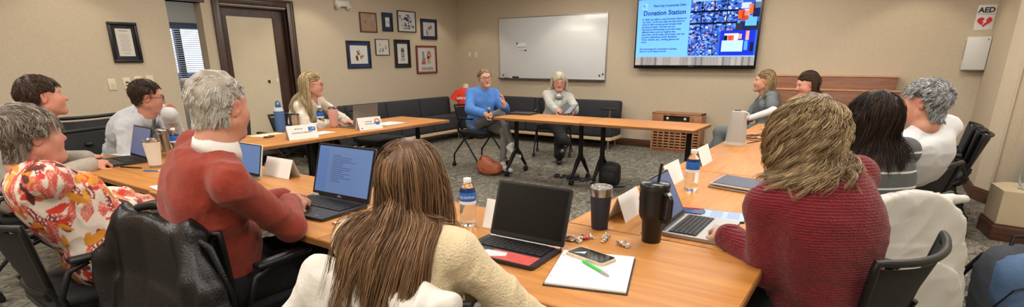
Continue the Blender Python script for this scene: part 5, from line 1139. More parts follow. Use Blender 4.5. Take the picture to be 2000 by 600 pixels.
# ===== grey-haired person in white
p = Person('person with wavy silver-grey hair in a white top, seen from behind at the right', 56, (.20, 4.06, .55), A(1803, 202, 2.98), 76, 0, 0, .98, w=1.1, d=1.1, skin='c9917a', hres=.006, bres=.011, o=dict(flush='c07060', neck=.058), sh_az=50)
p.arm('L', (-.25, 4.0, .76), (-.4, -.9, -.4), unit([-.9, .3, 0]), (0, 0, 1), .5, .4); p.arm('R', (-.1, 4.3, .76), (.8, .5, -.4), unit([-.9, .3, 0]), (0, 0, 1), .5, .4)
p.leg('L', (-.3, 4.0, .09), (-.5, 0, 1), (-.9, .4, 0)); p.leg('R', (-.25, 4.2, .09), (-.5, 0, 1), (-.9, .4, 0))
p.body(); p.garment('white_top', mat('white_knit_top', 'd2d4d8', .85, bump=.15, bscale=60), .014, seed=60, amp=.006, freq=13, r=(0.048, 0.046, 0.040)); p.trousers('trousers', mat('blue_jeans', '3c4a63', .9)); p.shoes(BLKSHOE)
p.hair('short', ('9c9d9e', 'b7b8b8', '7d7e80', '5f6063', 'cfcfcf'), 3600, 300, .085, 8, .0018, base='68696c', t=.014, dirf=short_dir(-.8, .3, .3, .45), lenf=LEN_EAR, wave=.010, wfreq=70, clump=.5, spread=.008, off=.014, seed=61, noise=.006, stiff=.7)
# ---------------------------------------------------------------- things on the tables
SCRB = mat('laptop_screen_blue', '5573a6', .4, emit=.22); SCRD = mat('laptop_screen_dim', '56668f', .4, emit=.22); SCRK = mat('laptop_screen_off', '050506', .22, spec=.3); SCTXT = mat('screen_dark_text', '2f4a80', .6)
ALU = mat('laptop_aluminium', 'a09f9d', .32, .7); ALUD = mat('laptop_dark', '35363a', .4, .4); KEYM = mat('key_black', '161617', .5); PADM = mat('touchpad', '8d8c8a', .35, .5); BEZ = mat('bezel_black', '0c0c0e', .3)
def laptop(label, loc, az, w=.32, d=.225, lh=None, ang=15, shell=ALU, screen=SCRB, keys=KEYM, deck=None, lines=0, extra=None, bezel=BEZ, rim=None):
    """hinge line at local y=0, user on the -y side; ang leans the lid back"""
    t = thing('laptop', label, 'laptop', (loc[0], loc[1], TZ+.0005), math.radians(az)); lh = lh or d*.98
    m = MB(); m.prism(rrect(w, d, .012), .002, .015, c=(0, -d/2, 0)); m.build('base', shell, t)
    m = MB(); nR = 6; kw = w*.86; kd = d*.46; y0 = -.022
    m.box((0, y0-kd/2, .0152), (kw+.006, kd+.006, .0012), m=1)
    for r in range(nR):
        n = 14 if r < 5 else 9
        for c in range(n):
            ww = kw/n*(1 if r < 5 else 1); m.box((-kw/2+(c+.5)*kw/n, y0-(r+.5)*kd/nR, .0172), (kw/n-.0028, kd/nR-.0032, .0028))
    m.build('keyboard', [keys, deck or BEZ], t)
    m = MB(); m.box((0, -d*.80, .0154), (w*.34, d*.30, .0010)); m.build('touchpad', PADM if shell is ALU else mat('touchpad_dark', '232427', .35), t)
    R = rotm(-math.radians(ang), 0, 0); hz = Vector((0, .002, .014))
    m = MB(); m.tube([(-w*.4, .0, .013), (w*.4, .0, .013)], .006, 8); m.build('hinge', ALUD if shell is ALU else BEZ, t)
    m = MB(); m.prism(rrect(w, lh, .010), 0, .007, R @ Matrix(((1, 0, 0), (0, 0, -1), (0, 1, 0))).to_3x3() if False else R @ Matrix(((1, 0, 0), (0, 0, 1), (0, 1, 0))), c=hz+R @ Vector((0, 0, lh/2)))
    lid = m.build('lid', rim or shell, t)
    m = MB(); m.box(hz+R @ Vector((0, -.0012, lh/2)), (w*.975, .0016, lh*.965), R); m.build('bezel', bezel, lid)
    m = MB(); m.box(hz+R @ Vector((0, -.0024, lh*.525)), (w*.925, .0012, lh*.86), R); sc = m.build('screen', screen, lid)
    if lines:
        m = MB(); r_ = random.Random(lines)
        for i in range(lines): ww = w*r_.uniform(.1, .42); m.box(hz+R @ Vector((-w*.2+ww/2, -.0034, lh*(.80-.52*i/lines))), (ww, .0008, .0024), R)
        m.build('screen_text', SCTXT, lid); m = MB(); m.box(hz+R @ Vector((-w*.37, -.0032, lh*.5)), (w*.16, .0006, lh*.8), R); m.build('screen_sidebar', mat('sidebar_blue', '4a6fae', .5, emit=.15), lid)
    if extra: extra(t, lid, hz, R, w, d, lh)
    return t
def dell_x(t, lid, hz, R, w, d, lh):
    m = MB(); m.box(hz+R @ Vector((-.0, -.0034, lh*.975)), (w*.26, .001, .007), R); m.build('camera_bar', BEZ, lid)
    text_obj('logo', 'DELL', .014, Matrix.Translation(hz+R @ Vector((0, -.003, lh*.035))) @ (R @ rotm(PI/2, 0, 0)).to_4x4(), mat('logo_grey', '9fa3a8', .4), lid, align='CENTER')
    m = MB(); m.box((-w*.42, -.003, .02), (.05, .002, .018), rotm(.3, 0, 0)); m.build('label_sticker', PAPER, t); m = MB(); m.lathe([(.001, 0), (.009, 0), (.009, .0006), (.001, .0006)], (w*.34, -d*.9, .0153), 12); m.build('round_sticker', mat('sticker_blue', '3f62b8', .4), t)
def mac_x(t, lid, hz, R, w, d, lh):
    m = MB(); m.prism([(-.02, 0), (.145, 0), (.145, .078), (-.04, .078), (-.055, .04)], .0152, .0162, c=(0, -d+.005, 0)); m.build('red_skin', mat('red_skin', 'c4504a', .45, nscale=40, namt=.15), t)
    m = MB(); m.prism([(-.02, .0), (.03, .03), (.02, .06), (-.06, .055), (-.10, .02)], .0164, .0170, c=(0, -d+.01, 0)); m.build('white_sticker', mat('sticker_pale', 'c9d3da', .4), t)
    m = MB(); m.box((0, -.006, .0156), (w*.95, .008, .0012)); m.build('white_strip', PAPER, t)
    m = MB(); m.box((w/2-.03, -.015, .0157), (.05, .010, .001)); m.build('pink_tab', mat('pink_tab', 'd4837c', .5), t)
laptop('large dark laptop with a blue document on screen, in front of the rust sweater', (-2.14, 1.64), 2, .41, .275, .27, 17, ALUD, SCRB, KEYM, lines=14, extra=dell_x, rim=mat('dell_rim', '4a4c51', .4, .4))
laptop('laptop with a black screen and a red patch on its palm rest', (-1.035, 1.625), 2, .325, .225, .218, 19, ALUD, SCRK, KEYM, extra=mac_x)
laptop('silver laptop turned sideways between the black mug and the person in maroon', (-.635, 2.175), 90, .325, .232, .215, 27, ALU, SCRD, KEYM)
laptop('dark laptop with a plain blue-grey screen near the white tumbler at the left', (-4.31, 1.625), -4, .345, .235, .225, 16, ALUD, mat('screen_slate', '5d678f', .4, emit=.2), KEYM)
laptop('open laptop whose silver lid back faces the room, used by the blonde person', (-4.395, 3.79), -89, .33, .225, .22, 6, mat('lid_taupe', '8b857e', .35, .6), SCRD, KEYM)
laptop('small laptop with a pale rim peeking out past the rust sweater shoulder', (-3.10, 1.72), 0, .29, .20, .19, 12, ALU, SCRB, KEYM, rim=mat('rim_white', 'cfcfcf', .35))
m = MB(); m.prism(rrect(.31, .22, .012), 0, .02); o = m.build('closed_laptop', ALUD); o.location = (-3.72, 5.78, TZ); o.rotation_euler = (0, 0, .1); tag(o, 'closed dark laptop on the table beside the blue sweatshirt', 'laptop')
# --- cups and bottles
def cup(name, label, cat, loc, parts, rz=0, h=0):
    t = thing(name, label, cat, (loc[0], loc[1], TZ+h), rz)
    for nm, prof, mt in parts: m = MB(); m.lathe(prof, n=32, caps=True); m.build(nm, mt, t)
    return t
NAVYP = mat('navy_powder', '252c3b', .5, bump=.08, bscale=500); CLEARP = mat('clear_plastic', 'eef2f4', .06, trans=.9, ior=1.2); BLKP = mat('black_powder', '131316', .35, bump=.04, bscale=500)
t = cup('tumbler', 'navy steel tumbler with a clear lid on the right table beside the wrappers', 'tumbler', (-.882, 1.965), [('body', [(.001, 0), (.032, 0), (.034, .004), (.043, .135), (.0435, .142)], NAVYP), ('steel_rim', [(.0435, .142), (.0465, .175), (.0455, .177), (.042, .150)], STEEL)])
m = MB(); m.lathe([(.001, .166), (.040, .166), (.046, .178), (.043, .183), (.036, .176), (.001, .175)], n=32); m.box((.008, -.012, .181), (.03, .016, .006), bev=.002); m.build('lid', CLEARP, t)
t = thing('handled_mug', 'tall black mug with a side handle and black straw on the right table', 'mug', (-.645, 1.925, TZ), math.radians(-30))
m = MB(); m.lathe([(.001, 0), (.034, 0), (.036, .003), (.040, .085), (.0505, .100), (.054, .115), (.0555, .20), (.0555, .212), (.001, .212)], n=36); m.build('body', BLKP, t)
m = MB(); m.lathe([(.001, .212), (.0555, .212), (.057, .216), (.057, .228), (.052, .234), (.001, .236)], n=36); lid = m.build('lid', mat('black_lid', '202225', .25), t)
m = MB(); m.tube([(.0, .012, .225), (.004, .02, .305)], .0055, 10); m.build('straw', BLACK, lid)
m = MB(); m.tube([(.052, 0, .200), (.082, 0, .196), (.090, 0, .182), (.088, 0, .12), (.078, 0, .098), (.052, 0, .096)], .0095, 10); hd = m.build('handle', BLKP, t); m = MB(); m.tube([(.074, 0, .205), (.086, 0, .197)], .0075, 10); m.build('handle_cap', STEEL, hd)
m = MB(); m.box((-.03, -.047, .205), (.02, .003, .012), rotm(0, 0, -.55)); m.box((-.034, -.0435, .17), (.003, .003, .018), rotm(0, 0, -.6)); m.box((-.026, -.0295, .03), (.003, .003, .010), rotm(0, 0, -.6)); m.build('steel_badge', STEEL, t)
WATER = mat('bottle_water', 'f2f7fa', .03, trans=1, ior=1.33); LABB = mat('label_blue', '2560b4', .4); LABW = mat('label_white', 'dfe4ea', .5); CAPW = mat('cap_white', 'e4e4e6', .4)
def bottle(label, loc, h=.21, brand='AQUAFINA', az=0, cap=CAPW, s=1.0):
    t = thing('water_bottle', label, 'water bottle', (loc[0], loc[1], TZ), math.radians(az), 'clear plastic water bottles'); k = h/.21
    m = MB(); P = [(.001, .004), (.022, .0), (.031, .008), (.032, .03), (.0295, .040), (.032, .052), (.032, .095), (.0315, .10), (.0315, .15), (.030, .160), (.020, .180), (.0125, .190), (.0125, .197), (.001, .197)]
    m.lathe([(r*s, z*k) for r, z in P], n=28); m.build('bottle_body', WATER, t)
    m = MB(); m.lathe([(r*s, z*k) for r, z in ((.001, .192), (.0150, .192), (.0155, .194), (.0155, .208), (.0145, .21), (.001, .21))], n=24); m.build('cap', cap, t)
    m = MB(); m.lathe([(r*s, z*k) for r, z in ((.0322, .100), (.0326, .101), (.0326, .150), (.0322, .151))], n=32, caps=False); m.build('label', LABB, t)
    m = MB(); m.lathe([(r*s, z*k) for r, z in ((.0328, .100), (.0328, .113))], n=32, caps=False); m.build('label_band', LABW, t)
    if brand:
        r0 = .0331*s
        text_obj('label_text', brand, .0165*k, Matrix.Identity(4), LABW, t, align='CENTER', warp=lambda p: (r0*math.sin(p.x/r0), -r0*math.cos(p.x/r0)-.0, p.y+.126*k), bold=.0006)
    return t
bottle('water bottle with a blue label standing before the long-haired person', (-1.37, 1.70), .205, az=28, s=1.08)
bottle('water bottle with a blue label on the right table near the blank cards', (-.755, 2.83), .222, brand='PURE LIFE' if False else None, az=0, s=1.1)
bottle('water bottle with a blue label beside the pink tumbler on the left table', (-4.735, 3.50), .225, brand=None, az=50, s=1.15)
bottle('water bottle with a blue label beside the steel tumbler near the white pullover', (-4.30, 1.88), .20, brand=None, az=60)
CERAM = mat('cream_powder', 'd8d2c6', .5, bump=.05, bscale=500)
t = cup('tumbler', 'off-white tapered tumbler with a steel lid next to the dark laptop at the left', 'tumbler', (-3.90, 1.56), [('steel_base', [(.001, 0), (.034, 0), (.036, .016), (.0365, .018)], STEEL), ('body', [(.0366, .018), (.0385, .04), (.050, .168), (.0505, .170), (.001, .170)], CERAM), ('steel_rim', [(.0505, .170), (.052, .182), (.047, .184), (.001, .176)], CHROME)])
m = MB(); m.ell((.0, .0, .186), (.032, .026, .010)); m.build('lid', CLEARP, t)
t = cup('tumbler', 'brushed steel tumbler in front of the person in the white pullover', 'tumbler', (-4.52, 1.90), [('body', [(.001, 0), (.036, 0), (.037, .01), (.047, .155), (.048, .175), (.046, .177), (.001, .170)], STEEL), ('ring', [(.0462, .140), (.0475, .141), (.0480, .148), (.0466, .149)], CHROME)])
BLUEB = mat('blue_powder', '44699c', .5)
t = cup('flask', 'tall blue water flask with a pale collar and loop cap on the left table', 'water flask', (-5.02+.19, 3.10), [('body', [(.001, 0), (.045, 0), (.048, .01), (.048, .19), (.047, .20), (.001, .20)], BLUEB), ('collar', [(.047, .20), (.046, .206), (.036, .235), (.001, .237)], mat('pale_collar', 'bcc7d4', .4))])
m = MB(); m.lathe([(.001, .236), (.026, .236), (.026, .262), (.001, .264)], n=20); m.tube([(-.03, 0, .235), (-.032, 0, .28), (0, 0, .298), (.032, 0, .28), (.03, 0, .235)], .006, 8); m.build('loop_cap', mat('cap_blue', '2f5ea6', .4), t)
t = cup('insulated_mug', 'brushed steel mug with a black handle beside the blue flask', 'mug', (-4.80, 3.24), [('body', [(.001, 0), (.044, 0), (.047, .006), (.050, .145), (.051, .155), (.001, .155)], STEEL), ('lid', [(.001, .155), (.051, .155), (.050, .164), (.001, .166)], mat('black_lid', '202225', .25))])
m = MB(); m.tube([(-.048, -.01, .14), (-.085, -.03, .13), (-.085, -.03, .06), (-.046, -.01, .03)], .008, 8); m.build('handle', BLACK, t)
PINK = mat('pink_powder', 'd8a49c', .5)
t = cup('tumbler', 'pale pink tumbler with a clear lid in front of the blonde person', 'tumbler', (-4.655, 3.60), [('body', [(.001, .015), (.038, .015), (.040, .02), (.046, .10), (.048, .105), (.050, .19), (.001, .19)], PINK), ('steel_base', [(.001, 0), (.036, 0), (.038, .015), (.001, .016)], STEEL), ('lid', [(.001, .19), (.049, .19), (.049, .208), (.044, .212), (.001, .206)], CHROME)])
# --- tent cards
def tent(label, loc, az, w=.27, h=.115, dp=.085, marks=None, mt=PAPER):
    t = thing('name_card', label, 'name card', (loc[0], loc[1], TZ), math.radians(az), None)
    a = math.atan2(dp/2, h); m = MB(); th = .0012
    for s in (-1, 1): m.box((0, s*dp/4, h/2), (w, th, h/math.cos(a)), rotm(s*a, 0, 0))
    m.build('folded_card', mt, t)
    if marks:
        R = rotm(-a, 0, 0)
        for nm, mtt, boxes in marks:
            m = MB()
            for x, z, sx, sz in boxes: m.box(Vector((0, -dp/4, h/2))+R @ Vector((x, -.0014, z)), (sx, .0006, sz), R)
            m.build(nm, mtt, t)
    return t
inkm = mat('card_ink', '6a6a6e', .7)
def ptext(x0, z, n, w, hh, seed):
    r = random.Random(seed); o = []; x = x0
    for i in range(n): ww = w*r.uniform(.6, 1.4); o.append((x+ww/2, z, ww*.82, hh*r.uniform(.7, 1.1))); x += ww+(.004 if r.random() < .25 else 0)
    return o
tent('white name card with a small rectangular blue logo, below the blue flask', (-4.24, 2.92), 80, .275, .12, .085, [('printed_name', inkm, ptext(-.07, .03, 9, .0075, .008, 1)), ('printed_title', inkm, ptext(-.10, -.005, 22, .0072, .008, 2)), ('logo', LABB, [(.09, .022, .065, .036), ]), ('logo_detail', LABW, [(.08, .03, .02, .006), (.095, .018, .035, .005), (.105, .03, .012, .012)])])
t = tent('white name card with a round orange and blue logo before the silver laptop', (-4.235, 3.70), 81, .27, .12, .085, [('printed_name', inkm, ptext(-.06, .018, 12, .0075, .008, 3)), ('printed_title', inkm, ptext(-.06, -.005, 14, .0075, .008, 4)), ('small_mark', LABB, [(-.105, -.045, .018, .010)])])
a = math.atan2(.0425, .12); R = rotm(-a, 0, 0)
for nm, mt_, r0, r1, a0, a1 in (('logo_sunburst', mat('logo_orange', 'cf8f6c', .6), .016, .036, 0, PI), ('logo_hand', LABB, .004, .034, PI, 2*PI)):
    m = MB(); P = [(r1*math.cos(a0+(a1-a0)*i/16), r1*math.sin(a0+(a1-a0)*i/16)) for i in range(17)]+[(r0*math.cos(a1-(a1-a0)*i/16), r0*math.sin(a1-(a1-a0)*i/16)) for i in range(17)]
    m.add([Vector((0, -.02125, .06))+R @ Vector((.085+x, -.0018, .012+z)) for x, z in P], [list(range(34))]); m.build(nm, mt_, t)
tent('blank white name card between the rust sweater shoulder and the large laptop', (-2.95, 1.86), 0, .26, .11)
tent('blank white name card behind the laptop with the black screen', (-1.185, 1.76), 4, .24, .115)
tent('blank white name card nearest on the right table, between navy tumbler and black mug', (-.865, 2.21), 92, .24, .11)
tent('blank white name card behind the clear bottle on the right table', (-.915, 2.97), 90, .26, .115)
tent('blank white name card farthest on the right table, next to the bottle cap', (-.925, 3.66), 90, .25, .115)
# --- near-corner things
t = thing('notepad', 'open white writing pad with dark backing at the near corner table', 'notepad', (-.70, 1.515, TZ), math.radians(17))
m = MB(); m.box((0, 0, .002), (.262, .315, .003)); m.build('backing', mat('pad_backing', '3b3733', .7), t); m = MB(); m.box((0, .001, .0075), (.252, .305, .008), bev=.001); m.build('sheets', PAPER, t)
m = MB(); m.box((-.112, 0, .0117), (.001, .30, .0003)); m.build('margin_line', mat('margin_pink', 'c9a0a0', .8), t)
m = MB(); [m.lathe([(.001, 0), (.004, 0), (.004, .0004), (.001, .0004)], (-.118, y, .0115), 10) for y in (-.1, 0, .1)]; m.build('punch_hole', mat('hole_grey', '9a9890', .8), t)
t = thing('smartphone', 'smartphone in a pale case lying on the open writing pad', 'phone', (-.748, 1.605, TZ+.0118), math.radians(-14))
m = MB(); m.prism(rrect(.168, .086, .014), 0, .011); m.build('case', mat('phone_case', 'cbb9a2', .35, nscale=90, namt=.2), t); m = MB(); m.prism(rrect(.158, .076, .011), .0111, .0118); m.build('screen', mat('phone_glass', '0d1012', .1), t)
m = MB(); m.add([(-.055, -.028, .0121), (-.028, .012, .0121), (-.02, -.01, .0121), (-.036, -.016, .0121)], [(0, 1, 2, 3)]); m.build('screen_light', mat('screen_light', 'c9dad2', .3, emit=.5), t)  # small irregular pale patch that glows on the dark glass
def pen(label, a, b, z, cols, r=.0045, cat='pen', name='pen'):
    a = Vector((a[0], a[1], z+r)); b = Vector((b[0], b[1], z+r)); d = b-a; t = thing(name, label, cat, a)
    L = d; m = MB(); m.tube([(0, 0, 0), L*.72], r, 10); m.build('barrel', cols[0], t); m = MB(); m.tube([L*.72, L*.94, L], [r*1.02, r*.8, r*.2], 10); m.build('tip', cols[1], t)
    if len(cols) > 2: m = MB(); m.tube([L*-.06, L*.0], [r*.6, r*.7], 8); m.box(L*.12+Vector((0, 0, r*1.2)), (.004, .004, .003)); m.build('clicker', cols[2], t)
    return t
GRN = mat('pen_green', '39b54a', .35); pen('bright green pen lying on the open writing pad', (-.745, 1.545), (-.62, 1.475), TZ+.0118, [GRN, mat('pen_silver', 'a9a9a9', .3, .6), GRN], .0055)
REDP = mat('pen_red', '9c2a30', .35); pen('white and dark red pen beside the large dark laptop', (-1.86, 1.385), (-1.86, 1.53), TZ, [mat('pen_white', 'd5cfc8', .35), REDP, REDP], .0050)
pen('red pencil lying across behind the silver laptop', (-.715, 2.455), (-.545, 2.50), TZ, [mat('pencil_red', 'b5303a', .5), mat('pencil_tip', 'c9a884', .6)], .0038, 'pencil', 'pencil')
pen('thin black pen before the dark laptop at the left', (-4.10, 1.43), (-3.93, 1.49), TZ, [BLACK, BLACK], .0045); pen('blue pen lying near the off-white tumbler', (-3.83, 1.46), (-3.70, 1.52), TZ, [mat('pen_blue', '3c77b8', .35), mat('pen_white', 'd5cfc8', .35)], .0050)
def blob_mesh(c, r, seed, amp, mt, name, parent, h=.004, freq=60, M=None):
    S = Sdf(); S.ell((0, 0, 0), r, M); V, Fq = S.mesh(h); N_ = vnormals(V, Fq); V = V+N_*(amp*(1-2*np.abs(np.tanh(waves(V, seed, freq, 5)))))[:, None]; V = V+np.array(c); return raw_mesh(name, V, Fq, mt, parent, smooth=False)
FOIL = mat('candy_foil', 'b3a092', .28, .6, nscale=60, namt=.4); FOILR = mat('candy_foil_red', 'b0605a', .35, .35, nscale=70, namt=.4)
for i, (x, y, lab, mt_, rx) in enumerate(((-.905, 1.755, 'crumpled brown candy wrapper nearest the laptop with the black screen', FOIL, .030), (-.865, 1.80, 'crumpled red and brown candy wrapper in the middle of the small heap', FOILR, .026), (-.80, 1.845, 'crumpled shiny candy wrapper nearest the navy tumbler', FOIL, .030), (-.713, 1.812, 'single crumpled candy wrapper lying apart below the black mug', FOIL, .022))):
    t = thing('candy_wrapper', lab, 'candy wrapper', (x, y, TZ+.008), i*.9, 'candy wrappers'); blob_mesh((0, 0, .002), (rx*.62, .014, .010), 70+i, .004, mt_, 'foil', t, .003, 150)
    for s_ in (-1, 1):
        S = Sdf(); S.cap((s_*rx*.45, 0, 0), (s_*rx*.75, 0, .0), .006, .004, .004); S.ell((s_*rx*1.15, 0, .002), (rx*.42, .015, .004), np.array(rotm(.5*s_, .25*s_, .3)), .006); V, Fq = S.mesh(.0028); V = V+vnormals(V, Fq)*(.0022*(1-2*np.abs(np.tanh(waves(V, 90+i, 260, 5)))))[:, None]; raw_mesh('twisted_end', V, Fq, mat('foil_inside', 'c4b5a6', .25, .7), t, smooth=False)
t = thing('smartphone', 'dark smartphone lying behind the silver laptop', 'phone', (-.645, 2.405, TZ), math.radians(10)); m = MB(); m.prism(rrect(.15, .075, .012), 0, .009); m.build('case', BLACK, t); m = MB(); m.prism(rrect(.142, .067, .01), .0091, .0097); m.build('screen', mat('phone_blue', '2d4a78', .2), t)
t = thing('tablet', 'tablet showing a pale blue page beside the silver laptop', 'tablet', (-.50, 2.415, TZ), math.radians(8)); m = MB(); m.prism(rrect(.20, .145, .01), 0, .008); m.build('case', BEZ, t); m = MB(); m.box((.008, 0, .0083), (.175, .132, .0006)); m.build('screen', mat('tablet_page', '8fa6d0', .35, emit=.25), t); m = MB(); [m.box((-.02+.07*(i % 2), .05-.018*(i//2), .0088), (.05, .003, .0003)) for i in range(12)]; m.build('page_text', SCTXT, t)
t = thing('tablet', 'dark tablet in a pale folding cover propped near the maroon sleeve', 'tablet', (-.56, 3.03, TZ), math.radians(-12)); m = MB(); m.box((0, 0, .006), (.25, .19, .010), bev=.003); m.build('cover', mat('cover_taupe', '8b776b', .7), t); m = MB(); m.box((.004, .005, .030), (.25, .185, .010), rotm(.10, 0, 0), bev=.003); m.build('shell', mat('cover_pale', 'b9ada2', .6), t); m = MB(); m.box((.004, .004, .037), (.225, .165, .002), rotm(.10, 0, 0)); m.build('screen', mat('tablet_dark', '2a3550', .45), t)
def sheet(label, x, y, w, d, rz, n=1, z=TZ, name='paper_sheet', cat='paper', mt=PAPER):
    m = MB(); m.box((0, 0, .0006*n), (w, d, .0012*n)); m.box((.004, -.005, .0012*n+.0004), (w*.98, d*.98, .0008), rotm(0, 0, .04)); o = m.build(name, mt); o.location = (x, y, z); o.rotation_euler = (0, 0, rz); return tag(o, label, cat)
sheet('white paper corner beside the propped tablet', -.44, 3.18, .12, .10, .3); sheet('white papers under the hand of the person in the blazer', -4.64, 1.74, .22, .26, .2, 3); sheet('white sheets at the table edge beside the rust sweater', -3.13, 1.36, .34, .22, -.15, 3)
m = MB(); m.box((0, 0, .008), (.07, .03, .016), bev=.006); o = m.build('eyeglass_case', BLACK); o.location = (-3.09, 1.37, TZ+.0045); tag(o, 'small black case on the white sheets beside the rust sweater', 'case')
sheet('white papers beside the card with the round logo on the left table', -4.42, 4.14, .22, .30, .1, 3); sheet('second white paper stack nearer the sofa on the left table', -4.58, 4.02, .22, .28, -.2, 2); sheet('white leaflet behind the card with the blue logo', -4.40, 3.24, .16, .22, .1, 2); sheet('long cream envelope at the near end of the left table', -4.74, 2.88, .12, .30, -.05, 2, mt=mat('envelope', 'd9cfae', .7)); sheet('small white note by the cream envelope', -4.66, 2.80, .10, .10, .4, 4)
m = MB(); m.tube([(0, 0, .008), (.03, .05, .008), (.01, .10, .008), (-.03, .07, .008)], .007, 8); m.box((.02, .02, .01), (.04, .03, .014), bev=.005); o = m.build('key_bunch', mat('key_dark', '5c3d33', .5)); o.location = (-4.56, 2.74, TZ); tag(o, 'small dark key bunch beside the cream envelope', 'keys')
# speaker, cable, device
t = thing('speaker', 'pale grey cone-shaped speaker standing on the right table', 'speaker', (-.915, 4.63, TZ)); SPK = mat('speaker_mesh', 'b5b3ae', .8, bump=.5, bscale=400)
m = MB(); R0 = [rrect(.155, .125, .05), rrect(.155, .125, .05), rrect(.135, .11, .045), rrect(.115, .095, .04), rrect(.09, .075, .03)]; zz = [.022, .03, .15, .262, .27]
V = [(x, y, z) for P, z in zip(R0, zz) for x, y in P]; n = len(R0[0]); Fq = [(k*n+i, k*n+(i+1) % n, (k+1)*n+(i+1) % n, (k+1)*n+i) for k in range(4) for i in range(n)]+[[4*n+i for i in range(n)]]; m.add(V, Fq, 0, True); m.build('grille', SPK, t)
m = MB(); m.prism(rrect(.16, .13, .05), 0, .024); m.build('base', mat('speaker_base', 'c9c4bb', .5), t); m = MB(); m.tube([(.05, 0, .262), (.075, 0, .25), (.078, 0, .225), (.06, 0, .21)], .006, 8); m.build('carry_loop', WHITEP, t); m = MB(); m.box((-.01, 0, .273), (.05, .03, .006), bev=.002); m.build('top_button', BLACK, t)
pts = []
for i in range(130):
    a = i*.19; r = .11+.03*math.sin(i*.31); pts.append(Vector((-.83+r*math.cos(a)*1.0+.0004*i, 5.08+r*1.35*math.sin(a)+.0009*i, TZ+.004+.0025*math.sin(i*.7)+.00004*i)))
m = MB(); m.tube([Vector((-.84, 4.72, TZ+.004))]+pts+[Vector((-.55, 5.5, TZ+.004)), Vector((-.5, 5.7, TZ+.004))], .0035, 6); o = m.build('cable_coil', mat('cable_brown', '4c2f26', .5)); tag(o, 'thin dark cable lying in loose loops behind the speaker', 'cable')
t = thing('conference_puck', 'flat pale oval device at the far end of the right table', 'conference device', (-.78, 5.72, TZ)); m = MB(); m.prism(rrect(.26, .11, .05), 0, .022); m.build('housing', mat('puck_pale', 'c0a598', .5), t); m = MB(); m.prism(rrect(.22, .08, .038), .022, .026); m.build('top_plate', mat('puck_top', 'a88f84', .5), t)
# held things
t = thing('microphone', 'grey hand microphone held by the person in the blue sweatshirt', 'microphone', tuple(A(955, 222, 6.68))); m = MB(); m.tube([(0, 0, -.10), (.0, 0, .03)], [.011, .016], 12); m.build('handle', BLACK, t); m = MB(); m.ell((0, 0, .05), (.026, .026, .028)); m.build('head', mat('mic_head', '7f8794', .4, .6), t)
fl = A(1108, 214, 7.42); t = thing('folder', 'dark folder held open by the person in the grey cardigan', 'folder', tuple(fl), math.radians(-20)); m = MB(); m.box((-.07, 0, 0), (.15, .004, .20), rotm(-.9, .15, .1)); m.box((.08, 0, .005), (.15, .004, .20), rotm(-.9, -.15, -.1)); m.build('covers', mat('folder_slate', '4b5058', .6), t)
m = MB(); m.box((.07, -.003, .008), (.13, .003, .17), rotm(-.9, -.15, -.1)); m.build('pages', mat('grey_page', '8b9096', .7), t)
# floor bags
def sdfobj(name, label, cat, mt, S, h=.01, seed=1, amp=.01, freq=20, loc=None, group=None):
    V, Fq = S.mesh(h); N_ = vnormals(V, Fq); V = folds(V, N_, seed, amp, freq); V[:, 2] = np.maximum(V[:, 2], .002) if loc is None else V[:, 2]
    o = raw_mesh(name, V, Fq, mt); return o
t = thing('handbag', 'slouched tan-orange leather handbag on the floor under the table', 'bag', (-3.98, 5.40, 0)); S = Sdf(); S.sup((0, 0, .08), (.18, .10, .085), np.eye(3), .03); S.ell((-.05, .0, .15), (.11, .07, .07), np.array(rotm(0, .35, 0)), .05); V, Fq = S.mesh(.008); V = folds(V, vnormals(V, Fq), 80, .013, 20); V[:, 2] = np.maximum(V[:, 2], .002); raw_mesh('body', V, Fq, mat('tan_leather', 'b5694a', .5, nscale=12, namt=.15), t)
m = MB(); m.tube([(-.12, -.05, .18), (-.05, -.09, .25), (.05, -.09, .24), (.12, -.04, .17)], .009, 8); m.build('handle', mat('tan_leather_dark', '8f4c33', .5), t)
t = thing('camera_bag', 'small black camera bag standing on the floor beyond the navy tumbler', 'bag', (-2.46, 5.70, 0), .2); S = Sdf(); S.sup((0, 0, .12), (.12, .09, .125), np.eye(3), .01, pw=5); S.ell((0, 0, .23), (.09, .06, .04), k=.03); V, Fq = S.mesh(.008); V = folds(V, vnormals(V, Fq), 82, .004, 22); V[:, 2] = np.maximum(V[:, 2], .002); raw_mesh('body', V, Fq, mat('black_nylon', '1f2023', .6), t); m = MB(); m.box((0, -.095, .10), (.16, .02, .12), bev=.008); m.build('front_pocket', mat('black_nylon', '1f2023', .6), t); m = MB(); m.tube([(-.12, 0, .2), (-.16, -.04, .08), (-.14, -.14, .01), (.1, -.17, .01), (.2, -.1, .01)], .010, 6); m.build('strap', BLACK, t)
pts = [Vector((-3.22+.5*i/60+.05*math.cos(i*.5), 5.72+.08*math.sin(i*.42)+.03*math.sin(i*1.3), .012+.008*abs(math.sin(i*.6)))) for i in range(61)]; m = MB(); m.tube(pts, .010, 6); m.box((-2.95, 5.73, .03), (.14, .09, .05), rotm(0, 0, .3), bev=.015); o = m.build('power_cables', BLACK); tag(o, 'tangled black cables and a charger brick on the floor under the table', 'cables')
m = MB(); pts = [Vector((-.02+.09*math.cos(i*2*PI/24), 0, .10+.10*math.sin(i*2*PI/24))) for i in range(24)]; m.tube(pts, .011, 8, closed=True); m.box((-.02, 0, .006), (.12, .06, .012), bev=.004); o = m.build('handle_ring', mat('ring_grey', '9aa09b', .4)); o.location = (1.10, 5.68, .40); o.rotation_euler = (0, 0, -.9); tag(o, 'pale grey ring-shaped stand on top of the low ledge by the right wall', 'ring stand')
